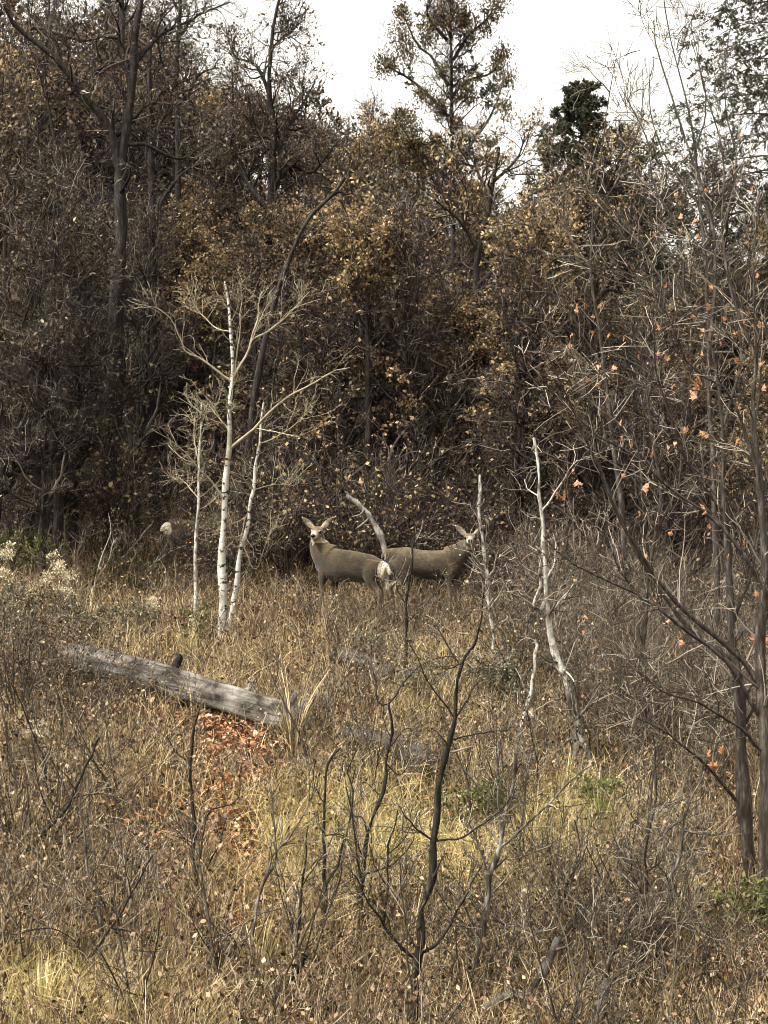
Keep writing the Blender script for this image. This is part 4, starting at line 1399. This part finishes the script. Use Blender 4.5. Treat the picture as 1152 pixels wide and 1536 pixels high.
mapE, tipsE = traced_tree('maple_tree', 'bare pale-twigged maple whose fine top stands against sky beside the narrow fir', 'tree',
            ([(935, 870), (925, 700), (905, 540), (885, 420), (890, 300), (905, 220), (918, 130), (928, 60)], 5, .5),
            [([(900, 300), (880, 260), (850, 240), (815, 200)], 2.2, .7, .2), ([(915, 140), (890, 110), (875, 95)], 1.5, .6, .1), ([(887, 420), (860, 370), (840, 280), (820, 220)], 2.4, .7, .3),
             ([(890, 330), (930, 260), (960, 180), (955, 110)], 2.2, .7, -.2), ([(905, 540), (860, 470), (810, 420), (780, 380)], 2.5, .7, -.2)],
            'maple_bark', 'grey_twig', 22.5, MAP[:2], None, 55, None, (12, .4), kink=1.2, thin=.72)


# separate maple leaves (two shared shapes), hung on the nearest twig
def leaf_mesh(mat, seed):
    rg = np.random.default_rng(seed)
    import bmesh
    out = [(0, 0), (.13, .10), (.38, .05), (.30, .22), (.50, .40), (.27, .42), (.30, .62), (.13, .58), (0, 1.0), (-.13, .58), (-.30, .62), (-.27, .42), (-.50, .40), (-.30, .22), (-.38, .05), (-.13, .10)]
    bm = bmesh.new()
    c = bm.verts.new((0, .35, .05))
    vs = [bm.verts.new((x, y, -.55 * abs(x) ** 1.2 + .10 * rg.normal() * .6 - .35 * y * y * rg.uniform(.3, 1.2))) for x, y in out]
    for i in range(len(vs)):
        bm.faces.new((c, vs[i], vs[(i + 1) % len(vs)]))
    st = [bm.verts.new(p) for p in ((-.012, 0, 0), (.012, 0, 0), (.01, -.35, .06), (-.01, -.35, .06))]
    bm.faces.new(st)
    me = bpy.data.meshes.new('leaf')
    bm.to_mesh(me)
    bm.free()
    me.materials.append(M[mat])
    return me


LEAF = [leaf_mesh('maple_leaf', 1), leaf_mesh('maple_leaf', 2), leaf_mesh('maple_leaf_pink', 3)]
rl = np.random.default_rng(9)
TW = [(mapA, np.concatenate([t.reshape(-1, 3) for t in tipsA[1:]])), (mapB, np.concatenate([t.reshape(-1, 3) for t in tipsB[1:]])),
      (mapC, np.concatenate([t.reshape(-1, 3) for t in tipsC[1:]])), (mapD, np.concatenate([t.reshape(-1, 3) for t in tipsD])), (mapE, np.concatenate([t.reshape(-1, 3) for t in tipsE]))]
PJ = [np.stack(proj(t), -1) for _, t in TW]


def hang_leaf(px, py, size_px, mesh, only=None):
    best = None
    for i, (root, pts) in enumerate(TW):
        if only is not None and i not in only:
            continue
        d = ((PJ[i] - np.array([px, py])) ** 2).sum(1)
        k = int(np.argmin(d))
        if best is None or d[k] < best[0]:
            best = (d[k], i, k)
    _, i, k = best
    root, pts = TW[i]
    p = pts[k]
    o = link('leaf', mesh, root)
    o.location = Vector((p - np.array(root.location)).tolist())
    s = size_px / F * p[1]
    o.scale = (s, s, s)
    o.rotation_euler = (rl.uniform(.8, 2.2) + PI * .5 * 0, rl.uniform(-1, 1), rl.uniform(-3.1, 3.1))
    return o


for (px, py, s) in [(1050, 588, 26), (1046, 595, 22), (867, 728, 19), (838, 745, 22), (843, 752, 20), (955, 728, 20), (1058, 764, 17), (1026, 648, 17), (1054, 652, 16), (925, 640, 12), (1104, 665, 17), (990, 498, 14),
                    (1110, 545, 15), (1028, 965, 15), (1025, 955, 14), (1013, 986, 15), (1001, 972, 12), (1134, 966, 26), (1120, 1176, 18), (1115, 1180, 16), (1085, 1144, 20), (1090, 1148, 14), (1125, 1272, 18),
                    (1119, 1276, 16), (1137, 1290, 13), (943, 958, 15), (1098, 963, 12), (1066, 466, 14), (1050, 500, 13), (1130, 718, 15), (1142, 590, 14), (1105, 505, 12), (925, 505, 11), (878, 460, 10), (890, 475, 10),
                    (935, 785, 12), (952, 768, 12), (985, 788, 10), (945, 668, 12), (1012, 670, 12), (1120, 820, 13), (1148, 960, 16), (1140, 900, 14), (1075, 1140, 11), (1060, 1130, 11), (1040, 870, 10), (1010, 850, 10)]:
    hang_leaf(px, py, s * .9, LEAF[rl.integers(0, 3)])
for i in range(46):
    hang_leaf(rl.uniform(840, 1150), rl.uniform(420, 1000), rl.uniform(8, 13), LEAF[rl.choice([0, 1, 2, 2])])
for i in range(26):
    hang_leaf(rl.uniform(980, 1150), rl.uniform(200, 620), rl.uniform(8, 12), LEAF[rl.choice([0, 1, 2, 2])])

# ------------------------------------------------------------------ saplings and bare stems close to the camera
SAP = [dict(k=11, t0=.12, t1=1, L=(.10, .42), ang=44, wander=.16, up=.05, nseg=4, rr=.42, tip=.0018), dict(k=4, t0=.2, t1=1, L=(.06, .2), ang=40, wander=.18, up=.05, nseg=2, rr=.6, tip=.0018)]
sap = [
    ('tall near-black sapling forking below the right deer, its foot at the bottom edge', ([(597, 1545), (625, 1440), (650, 1300), (657, 1190), (668, 1120), (680, 1050), (688, 1000)], 8.5, 3.2), 'sapling_bark',
     [([(688, 1002), (705, 975), (716, 950), (722, 920), (722, 890)], 2.8, 1.2, -.1), ([(688, 1000), (672, 1005), (662, 1000)], 1.8, .9, -.1), ([(688, 998), (680, 985), (668, 965), (655, 940)], 1.8, .8, .1),
      ([(676, 1075), (660, 1050), (640, 1020), (615, 960)], 1.8, .8, -.2), ([(676, 1080), (692, 1060), (704, 1042)], 2, .8, 0), ([(652, 1265), (632, 1250), (610, 1225), (598, 1205)], 2.2, .8, -.1),
      ([(652, 1272), (680, 1268), (710, 1250), (740, 1220), (765, 1180)], 2.4, .8, -.3), ([(620, 1430), (590, 1405), (565, 1365), (545, 1335), (530, 1300)], 3.6, 1, -.2), ([(625, 1428), (655, 1415), (680, 1390), (700, 1350), (730, 1290)], 3.4, 1, .1),
      ([(622, 1422), (605, 1390), (598, 1340), (600, 1290)], 2, .8, .1), ([(672, 1110), (700, 1105), (735, 1100), (765, 1098)], 1.6, .7, .1)], 10.9),
    ('dark sapling in the middle foreground bending left then right, S-shaped', ([(505, 1500), (520, 1420), (537, 1345), (545, 1300), (555, 1245), (575, 1190), (582, 1140), (586, 1080), (592, 1060)], 6, 2.2), 'sapling_bark',
     [([(545, 1300), (530, 1250), (528, 1190), (535, 1150)], 2, .8, .1), ([(555, 1245), (545, 1225), (530, 1225)], 2, 1, 0), ([(585, 1120), (600, 1100), (612, 1090), (625, 1100)], 1.6, .7, -.1), ([(590, 1062), (575, 1060), (568, 1030), (560, 1000), (556, 960)], 1.8, .7, .1),
      ([(545, 1318), (590, 1300), (615, 1270), (620, 1240)], 2, .8, -.1), ([(582, 1150), (600, 1165), (612, 1150)], 1.4, .7, 0), ([(590, 1062), (610, 1030), (640, 1000), (690, 985)], 1.6, .8, .2)], 12.3),
    ('upright dark sapling left of the S-shaped one, thickly twigged', ([(480, 1490), (482, 1420), (487, 1340), (486, 1270), (484, 1220), (494, 1160), (505, 1120)], 5, 1.8), 'sapling_bark',
     [([(487, 1330), (505, 1300), (522, 1250), (533, 1190), (520, 1160), (535, 1130)], 2.8, 1, .1), ([(484, 1255), (510, 1250), (530, 1265)], 1.5, .7, -.1), ([(490, 1380), (510, 1330), (512, 1290)], 2, .8, .1), ([(486, 1200), (470, 1170), (475, 1130)], 1.4, .7, 0)], 12.0),
    ('thin dark sapling under the big log, rising past its front', ([(255, 1500), (268, 1430), (280, 1370), (290, 1310), (292, 1250), (287, 1190), (280, 1140), (290, 1090), (296, 1065)], 5.5, 2), 'sapling_bark',
     [([(290, 1310), (300, 1250), (312, 1215), (350, 1200), (360, 1150)], 2.2, .8, .1), ([(280, 1150), (262, 1130), (252, 1100)], 1.4, .7, -.1), ([(275, 1400), (255, 1390), (230, 1420), (205, 1390), (190, 1370)], 2.2, .8, -.1),
      ([(282, 1370), (310, 1300), (330, 1260), (340, 1230)], 2.4, .9, .1), ([(290, 1270), (270, 1250), (250, 1235)], 1.4, .7, 0)], 12.4),
    ('forked sapling with grey patches between the thin dark sapling and the charred stick', ([(340, 1545), (372, 1480), (377, 1420), (380, 1370), (395, 1330), (405, 1290)], 5, 2), 'grey_bark',
     [([(378, 1400), (350, 1425), (310, 1440), (285, 1470)], 2.4, 1, -.1), ([(380, 1380), (350, 1395), (325, 1400)], 1.8, .8, -.1), ([(395, 1330), (415, 1290), (410, 1240), (405, 1180)], 2, 1, .1), ([(405, 1290), (440, 1250), (460, 1210), (463, 1165)], 2, .8, .1)], 11.0),
    ('grey sapling with pale flaked bark leaning right beside the tall near-black one', ([(690, 1545), (705, 1450), (725, 1380), (740, 1310), (752, 1260), (765, 1200), (775, 1130)], 7.5, 2.5), 'grey_bark',
     [([(752, 1262), (780, 1240), (820, 1200), (860, 1155), (885, 1135)], 3, .9, -.2), ([(752, 1255), (765, 1210), (790, 1175), (800, 1130)], 2, .8, .1), ([(738, 1310), (725, 1280), (712, 1250)], 2, .8, 0), ([(755, 1300), (790, 1290), (830, 1275), (845, 1265)], 1.8, .8, .1),
      ([(728, 1370), (770, 1390), (790, 1370), (820, 1330)], 2, .8, -.1), ([(715, 1450), (760, 1440), (790, 1400), (810, 1380)], 2.2, .8, -.2), ([(752, 1245), (748, 1200), (755, 1150), (750, 1090)], 2, .8, .1)], 11.2),
    ('thin grey sapling with white-lit twigs in the right foreground', ([(985, 1540), (990, 1480), (998, 1400), (1005, 1330), (1020, 1270), (1038, 1200), (1062, 1160)], 4.5, 1.6), 'grey_bark',
     [([(1032, 1225), (1010, 1240), (985, 1260), (968, 1275)], 1.8, .9, -.1), ([(1030, 1240), (1055, 1250), (1090, 1258)], 1.6, .8, .1), ([(1000, 1390), (1030, 1380), (1065, 1382)], 1.8, .8, -.1), ([(1003, 1345), (980, 1350), (960, 1348)], 1.5, .7, .1),
      ([(996, 1420), (975, 1395), (960, 1370)], 1.6, .7, -.1), ([(1036, 1210), (1020, 1200), (1005, 1215)], 1.4, .7, 0), ([(1000, 1360), (1012, 1320), (1024, 1290)], 1.4, .7, 0)], 11.3),
    ('dark thin stem rising alone in front of the right deer flank', ([(606, 1080), (607, 1030), (608, 960), (610, 900), (617, 850), (620, 808)], 4.2, 1.7), 'sapling_bark',
     [([(620, 815), (628, 808), (636, 806)], 1.2, .8, 0), ([(611, 905), (596, 880), (590, 850)], 1.1, .7, -.1), ([(610, 930), (640, 905), (660, 880)], 1, .6, .1)], 18.5),
    ('dark slim sapling left of the grey one with white-lit twigs', ([(955, 1500), (960, 1420), (966, 1340), (972, 1270), (980, 1210), (985, 1150), (978, 1100)], 4, 1.4), 'sapling_bark',
     [([(966, 1340), (950, 1310), (945, 1270)], 1.4, .7, 0), ([(975, 1300), (995, 1290), (1005, 1270)], 1.4, .7, .1), ([(960, 1430), (930, 1450), (915, 1470)], 1.8, .8, -.1), ([(962, 1400), (925, 1380), (900, 1350)], 1.6, .7, 0)], 11.6),
    ('dark bent sapling at the bottom edge left of the white-twigged grey one', ([(885, 1545), (905, 1480), (915, 1440), (935, 1400), (950, 1385)], 4, 1.6), 'sapling_bark',
     [([(905, 1480), (930, 1460), (955, 1440)], 1.5, .7, -.1), ([(915, 1440), (900, 1400), (890, 1360)], 1.5, .7, .1), ([(925, 1420), (955, 1405), (975, 1380)], 1.5, .8, 0)], 10.7),
    ('spreading brown sapling low at the edge in front of the log', ([(-10, 1290), (40, 1275), (80, 1235), (110, 1190), (130, 1150), (150, 1110)], 4, 1.5), 'sapling_bark',
     [([(45, 1275), (100, 1270), (150, 1225), (185, 1205)], 2.4, .8, -.1), ([(80, 1235), (60, 1180), (50, 1120)], 1.8, .8, 0), ([(105, 1195), (140, 1190), (180, 1200)], 1.4, .7, .1), ([(60, 1260), (95, 1255), (145, 1248)], 1.6, .8, -.2)], 12.6),
    ('grey-barked sapling at the left, leaning out of yellow grass', ([(150, 1540), (155, 1450), (150, 1380), (135, 1310), (130, 1260), (120, 1200)], 4.5, 1.6), 'grey_bark',
     [([(155, 1440), (190, 1400), (215, 1340), (230, 1280)], 2.6, .9, .1), ([(150, 1380), (120, 1350), (90, 1330)], 1.6, .8, -.1), ([(137, 1310), (160, 1280), (175, 1240)], 1.5, .7, 0)], 11.2),
    ('dark stick-thin sapling crossing the grey-barked one in the yellow grass', ([(40, 1545), (80, 1490), (130, 1440), (170, 1390), (200, 1340), (225, 1280)], 3.4, 1.2), 'sapling_bark',
     [([(130, 1440), (100, 1400), (70, 1390), (20, 1400)], 1.8, .7, -.1), ([(170, 1390), (200, 1400), (235, 1420)], 1.6, .7, .1), ([(200, 1340), (190, 1300), (195, 1260)], 1.4, .7, 0)], 10.9),
    ('young dark sapling just right of the charred stick', ([(432, 1520), (440, 1460), (447, 1390), (452, 1330), (458, 1290), (462, 1240)], 3.2, 1.2), 'sapling_bark',
     [([(447, 1395), (430, 1350), (425, 1310)], 1.4, .7, -.1), ([(452, 1330), (472, 1300), (490, 1280)], 1.4, .7, .1)], 11.4),
    ('slim dark sapling in the yellow grass between two larger ones', ([(572, 1480), (575, 1400), (580, 1330), (583, 1270), (600, 1220)], 3.4, 1.2), 'sapling_bark',
     [([(576, 1390), (600, 1340), (612, 1300)], 1.6, .7, .1), ([(580, 1330), (560, 1290), (555, 1260)], 1.3, .7, -.1), ([(583, 1280), (605, 1260), (620, 1230)], 1.2, .6, 0)], 12.0),
    ('dark branching sapling in front of the yellow grass, right of the grey leaning one', ([(850, 1420), (852, 1380), (846, 1340), (862, 1300), (868, 1265), (860, 1230)], 3, 1.1), 'sapling_bark',
     [([(848, 1350), (830, 1320), (822, 1290)], 1.6, .7, -.1), ([(862, 1310), (880, 1280), (885, 1250)], 1.4, .7, .1), ([(852, 1375), (875, 1340), (895, 1310)], 1.4, .7, .1)], 12.3),
]
for i, (lab, trunk, bark, brs, Y) in enumerate(sap):
    traced_tree('sapling', lab, 'sapling', trunk, brs, bark, 'grey_twig', Y, SAP, None, 400 + i, 'bare saplings near the camera', (10, .25), sides=7, kink=1.7, thin=.85)
# thin pale stems standing on the left bank and at the thicket edge
for i, (lab, pts, Y, r) in enumerate([
        ('bare whitish stick of a young tree on the left bank, near the edge', [(77, 800), (68, 770), (60, 735), (45, 705)], 26, 2.2),
        ('pale dry stalk bending above the tall grass plume', [(140, 905), (143, 870), (152, 835), (166, 800), (163, 770)], 22.5, 1.0),
        ('pale slanting dead stick pointing right toward the cream rump', [(170, 850), (195, 825), (215, 800), (232, 780)], 24, 1.6),
        ('thin pale dead stick leaning low below the hidden deer', [(205, 870), (232, 845), (260, 825), (280, 818)], 23.5, 1.2),
        ('upright pale sapling stick before the dark trunks, left of the aspens', [(200, 790), (203, 740), (201, 700), (200, 660)], 25.5, 1.4)]):
    traced_tree('dead_stick', lab, 'dead stem', (pts, r, r * .5), [([pts[1], (pts[1][0] + (18 if i % 2 else -16), pts[1][1] - 28), (pts[1][0] + (26 if i % 2 else -28), pts[1][1] - 60)], r * .6, .6, .1)], 'pale_bark', 'grey_twig', Y, SAP, None, 450 + i, None, (5, .3))


# ------------------------------------------------------------------ seed heads and tall grass on the left bank
def seed_plant(px, py, s, lab, i):
    Y = ground_at(px, py + 60 * s)
    rg = np.random.default_rng(600 + i)
    X = (px - 576) / F * Y
    base = np.array([X, Y, float(gz(X, Y))])
    top = at(px, py, Y) - base
    root = empty('seed_head_plant', base)
    tag(root, lab, 'wildflower', 'dry cream seed heads on the slope')
    for k in range(4 + int(3 * s)):
        tp = top + rg.normal(size=3) * np.array([.075, .08, .075]) * s
        p = resample(np.array([[0, 0, -.03], tp * .5 + rg.normal(size=3) * .03, tp]), 6)
        link('stem', mesh_from('stem', [(*tube_arrays(p[None], np.linspace(.004, .0025, 6)[None], 4), 0)], [M['weed_stem']]), root)
        n = 60
        a = rg.normal(size=(n, 3)) * np.array([.030, .030, .020]) * (.7 + .4 * s) + tp
        d = norm(a - tp + np.array([0, 0, .03]))
        V, q = kite_arrays(rg, a, d, rg.uniform(.014, .03, n), rg.uniform(.008, .014, n))
        tag(link('flower_head', mesh_from('flower_head', [(V, q, 0)], [M['seed']]), root), kind='stuff')


for i, (px, py, s, lab) in enumerate([(16, 828, 1.1, 'broad flat cream seed head nearest the left picture edge'), (78, 860, 1.3, 'largest cream seed head cluster, tall and drooping'), (100, 856, .7, 'small round cream seed head right beside the largest cluster'),
                                      (42, 772, .6, 'cream seed head highest up the left bank'), (8, 862, .7, 'dull cream seed head low at the left picture edge'), (108, 892, .7, 'flat cream seed head just above the tall grass plume'),
                                      (228, 902, .6, 'pale seed head near the foot of the thinnest aspen, left of it'), (296, 930, .5, 'single white seed head at the base of the thinnest aspen'), (172, 778, .4, 'tiny white seed head below the big forked oak trunk'),
                                      (55, 1100, .7, 'cream seed head below the buried end of the big log'), (45, 812, .5, 'small cream seed head between the flat one and the highest one')]):
    seed_plant(px, py, s, lab, i)


def grass_clump(px, py, h, lab, i, mat='grass_tan', n=70, spread=.10, flop=.25):
    Y = ground_at(px, py)
    rg = np.random.default_rng(700 + i)
    X = (px - 576) / F * Y
    root = empty('grass_clump', (X, Y, float(gz(X, Y))))
    tag(root, lab, 'grass', 'tall dry grass clumps')
    a = rg.uniform(0, 2 * PI, n)
    d = np.stack([np.cos(a), np.sin(a), np.zeros(n)], -1)
    hh = h * rg.uniform(.55, 1.05, n)
    t = np.linspace(0, 1, 5)
    fl = rg.uniform(.3, 1.2, n) * flop
    P = d[:, None] * (spread * rg.uniform(.1, .5, n)[:, None] + fl[:, None] * hh[:, None] * t[None] ** 1.8)[..., None]
    P[..., 2] = hh[:, None] * (t - .25 * fl[:, None] * t ** 2) - .02
    W = np.array([.004, .004, .0035, .003, .0008])[None] * rg.uniform(.7, 1.4, (n, 1))
    side = np.cross(d, [0, 0, 1.0])
    V, q = ribbon_arrays(P, W, norm(side + .6 * rg.normal(size=side.shape)))
    tag(link('foliage', mesh_from('foliage', [(V, q, 0)], [M[mat]]), root), kind='stuff')


for i, (px, py, h, mat, lab) in enumerate([(133, 945, .62, 'grass_tan', 'tall tan grass plume standing behind the sagebrush by the log'), (440, 1130, 1.0, 'grass_tan', 'tall straw stalks at the broken right end of the big log'),
                                           (480, 960, .6, 'grass_tan', 'pale straw tuft in front of the left deer forelegs'), (562, 935, .4, 'grass_tan', 'bright straw tuft at the hind legs of the left deer'), (690, 925, .42, 'grass_tan', 'pale straw tuft at the forelegs of the right deer'),
                                           (280, 985, .5, 'grass_yellow', 'arching yellow grass clump behind the middle of the big log'), (410, 1300, .55, 'grass_yellow', 'drooping yellow grass tussock beside the orange leaf strip'),
                                           (560, 1310, .45, 'grass_yellow', 'flattened yellow tussock behind the S-shaped sapling'), (900, 1260, .5, 'grass_green', 'greenish tussock at the foot of the pale dead birch'), (800, 1265, .45, 'grass_yellow', 'yellow tussock right of the grey leaning sapling'),
                                           (1020, 1380, .4, 'grass_yellow', 'yellow tussock behind the sapling with white-lit twigs'), (60, 1520, .4, 'grass_yellow', 'bright yellow tussock in the near left corner'), (610, 1420, .5, 'grass_tan', 'straw tuft behind the fork of the tall near-black sapling'),
                                           (250, 1440, .5, 'grass_tan', 'straw tuft around the thin dark sapling foot'), (500, 1060, .7, 'grass_tan', 'tall straw stalks right of the big log end, near the short log'), (385, 1490, .55, 'grass_yellow', 'curling straw blades left of the charred stick')]):
    grass_clump(px, py, h, lab, i, mat, 42, .16, .4)

# ------------------------------------------------------------------ ground cover: what nobody could count
rg = np.random.default_rng(900)


def scatter(n, y0=8.6, y1=33, pw=1.0):
    """points in the visible wedge, denser close by"""
    u = rg.uniform(size=n)
    y = y0 * (y1 / y0) ** u
    x = rg.uniform(-1, 1, n) * (.245 * y + .4)
    px, py = 576 + x / y * F, 768 - gz(x, y) / y * F
    return x, y, px, py


def gauss(px, py, cx, cy, sx, sy):
    return np.exp(-((px - cx) / sx) ** 2 - ((py - cy) / sy) ** 2)


def m_litter(px, py):
    strip = np.exp(-((px - (330 + (py - 1090) * .14)) / 46) ** 2) * np.clip((py - 1060) / 20, 0, 1) * np.clip((1440 - py) / 40, 0, 1)
    strip = strip * (.72 + .35 * np.sin(px * .09 + py * .05) * np.sin(py * .06 - px * .04))
    return np.clip(strip + gauss(px, py, 150, 1255, 90, 25) * .7 + gauss(px, py, 1130, 1470, 60, 60) + gauss(px, py, 225, 770, 45, 40) + gauss(px, py, 760, 1490, 120, 40) * .6, 0, 1)


def m_yellow(px, py):
    return np.clip(gauss(px, py, 570, 1270, 220, 95) * 1.1 + gauss(px, py, 870, 1260, 130, 60) + gauss(px, py, 60, 1500, 130, 60) + gauss(px, py, 640, 1020, 120, 60) * .35 + gauss(px, py, 1010, 1370, 70, 50) * .7, 0, 1)


def m_log(px, py):
    c = 1000 + (px - 60) * .224
    return np.clip((px - 110) / 60, 0, 1) * np.clip((455 - px) / 30, 0, 1) * np.clip(1 - np.abs(py - c - 45) / 60, 0, 1)


def m_right(px, py):
    return np.clip((px - 740) / 120, 0, 1) * np.clip((1240 - py) / 60, 0, 1)


def blades(n, hmin, hmax, wmul, flop, sel, name, mat, seg=3, y1=33):
    x, y, px, py = scatter(n, y1=y1)
    p = sel(px, py)
    k = rg.uniform(size=n) < p
    x, y = x[k], y[k]
    N = len(x)
    base = np.stack([x, y, gz(x, y) - .02], -1)
    # clumping: blades lean together where the ground noise agrees
    a = rg.uniform(0, 2 * PI, N) + 2.2 * np.sin(1.3 * x + .7 * y)
    d = np.stack([np.cos(a), np.sin(a), np.zeros(N)], -1)
    h = rg.uniform(hmin, hmax, N) * (.75 + .35 * np.sin(2.3 * x + 1.1 * y) * np.sin(1.9 * y - .8 * x))
    t = np.linspace(0, 1, seg + 1)
    fl = rg.uniform(.15, 1.1, N) * flop
    P = base[:, None] + d[:, None] * (fl * h)[:, None, None] * (t ** 1.7)[None, :, None]
    P[..., 2] += h[:, None] * (t - .35 * np.minimum(fl, 1.3)[:, None] * t ** 2)
    W = (np.linspace(1, .25, seg + 1)[None] * rg.uniform(.0022, .0048, (N, 1))) * wmul
    side = norm(np.cross(d, [0, 0, 1.0]) + .7 * rg.normal(size=(N, 3)))
    V, q = ribbon_arrays(P, W, side)
    o = link(name, mesh_from(name, [(V, q, 0)], [M[mat]], smooth=False))
    return tag(o, kind='stuff')


tag(blades(160000, .14, .54, 1.1, .9, lambda px, py: np.clip(.66 - .4 * m_log(px, py) - .62 * m_litter(px, py) - .35 * m_right(px, py) - .3 * m_yellow(px, py), 0.04, 1), 'dry_grass', 'grass_tan'), 'dry tan grass covering the slope')
tag(blades(130000, .14, .42, 1.0, 1.5, m_yellow, 'yellow_grass', 'grass_yellow', y1=22), 'fine bent yellow grass in the open patch of the slope')
tag(blades(26000, .10, .32, 1.0, .9, lambda px, py: np.clip(gauss(px, py, 900, 1235, 90, 40) + gauss(px, py, 60, 860, 100, 40) * .8 + gauss(px, py, 290, 960, 70, 35) * .7 + gauss(px, py, 600, 1050, 160, 60) * .3 + .03, 0, 1), 'green_grass', 'grass_green'), 'greener grass in damp spots of the slope')


def weeds(n, hmin, hmax, sel, y1=31, k1=4, nl=5, seed=1):
    x, y, px, py = scatter(n, y1=y1)
    k = rg.uniform(size=n) < sel(px, py)
    x, y = x[k], y[k]
    N = len(x)
    h = rg.uniform(hmin, hmax, N) * (.8 + .3 * np.sin(1.7 * x + 2.0) * np.sin(1.5 * y))
    a = rg.uniform(0, 2 * PI, N)
    seg = 4
    P = np.zeros((N, seg + 1, 3))
    P[:, 0] = np.stack([x, y, gz(x, y) - .03], -1)
    d = norm(np.stack([np.cos(a) * .3, np.sin(a) * .3, np.ones(N)], -1))
    for s in range(seg):
        d = norm(d + rg.normal(size=(N, 3)) * .16)
        P[:, s + 1] = P[:, s] + d * (h / seg)[:, None]
    R = np.linspace(.0042, .0022, seg + 1)[None] * rg.uniform(.6, 1.2, (N, 1))
    L1, R1 = spawn(rg, P, R, k1, .3, 1, (.10, .28), 38, .2, .1, 2, .8, .0018)
    ch = [(*tube_arrays(P, R, 3), 0), (*tube_arrays(L1, R1, 3), 0)]
    M_ = len(L1) * nl // k1
    i = rg.integers(0, len(L1), M_)
    f = rg.uniform(.2, 1, (M_, 1))
    pos = L1[i, 0] * (1 - f) + L1[i, -1] * f
    sz = rg.uniform(.018, .05, M_)
    ch.append((*kite_arrays(rg, pos, rg.normal(size=(M_, 3)) + np.array([0, 0, -.2]), sz, sz * .33), 1))
    return ch


W = weeds(13500, .22, .66, lambda px, py: np.clip(.8 - .72 * m_log(px, py) + .3 * gauss(px, py, 600, 930, 170, 40) - .68 * m_litter(px, py) - .75 * m_yellow(px, py), .04, 1))
tag(link('dry_weeds', mesh_from('dry_weeds', W, [M['weed_stem'], M['weed_leaf']])), 'brown dried weeds with curled leaves all over the slope', kind='stuff')
W = weeds(3200, .5, .95, lambda px, py: np.clip(-.8 * m_log(px, py) + .7 * gauss(px, py, 600, 945, 150, 30) + .5 * (px < 420) * (py < 940) + .45 * m_right(px, py) + .2 - .3 * m_yellow(px, py), 0, 1), k1=5, nl=3)
tag(link('tall_weeds', mesh_from('tall_weeds', W, [M['weed_stem'], M['weed_leaf']])), 'taller dead weed stalks on the bank and in the scrub', kind='stuff')

# fallen leaves
n = 80000
x, y, px, py = scatter(n, y1=45)
ys_ = rg.uniform(10.8, 17.2, 13000)
xs_ = (rg.normal(345, 78, 13000) - 576) / F * ys_
x, y = np.r_[x, xs_], np.r_[y, ys_]
px, py = 576 + x / y * F, 768 - gz(x, y) / y * F
n = len(x)
k = rg.uniform(size=n) < np.clip(.25 + m_litter(px, py) - .15 * m_yellow(px, py), 0, 1)
x, y = x[k], y[k]
N = len(x)
pos = np.stack([x, y, gz(x, y) + rg.uniform(.005, .05, N)], -1)
d = np.stack([rg.normal(size=N), rg.normal(size=N), rg.normal(size=N) * .5], -1)
sz = rg.uniform(.03, .08, N)
dn = norm(d)
s_ = norm(np.cross(dn, np.array([0, 0, 1.0]) + .35 * rg.normal(size=(N, 3))))
nn = np.cross(s_, dn)
a_ = pos
V = np.stack([a_, a_ + dn * sz[:, None] * .5 + s_ * sz[:, None] * .36 + nn * .012, a_ + dn * sz[:, None] + nn * rg.uniform(-.02, .03, (N, 1)), a_ + dn * sz[:, None] * .5 - s_ * sz[:, None] * .36 + nn * .012], 1).reshape(-1, 3)
q = (np.arange(N) * 4)[:, None] + np.arange(4)[None]
tag(link('fallen_leaves', mesh_from('fallen_leaves', [(V, q, 0)], [M['litter']], smooth=False)), 'orange and brown fallen leaves lying on the slope', kind='stuff')

# ------------------------------------------------------------------ labels of the many: tell equals apart
ORD = ['first', 'second', 'third', 'fourth', 'fifth', 'sixth', 'seventh', 'eighth', 'ninth', 'tenth', 'eleventh', 'twelfth', 'thirteenth', 'fourteenth', 'fifteenth', 'sixteenth', 'seventeenth', 'eighteenth']
by = {}
for rec in PENDING:
    by.setdefault(rec[1], []).append(rec)
for lab, recs in by.items():
    recs.sort(key=lambda r: r[4])
    for i, (o, l, cat, grp, px) in enumerate(recs):
        if len(recs) > 1:
            w = 'leftmost' if i == 0 else 'rightmost' if i == len(recs) - 1 else ORD[i] + ' from left'
            l = f'{l}, {w}'
        tag(o, l, cat, grp)
# prototypes that found no place
for lst in ([p[0] for p in PROTO], SHRUB):
    for p in lst:
        if p.location.z < -400:
            for c in KIDS[p.name]:
                bpy.data.objects.remove(c)
            bpy.data.objects.remove(p)
tot = sum(len(m.polygons) * 2 for m in bpy.data.meshes)
print('TRIS', tot)
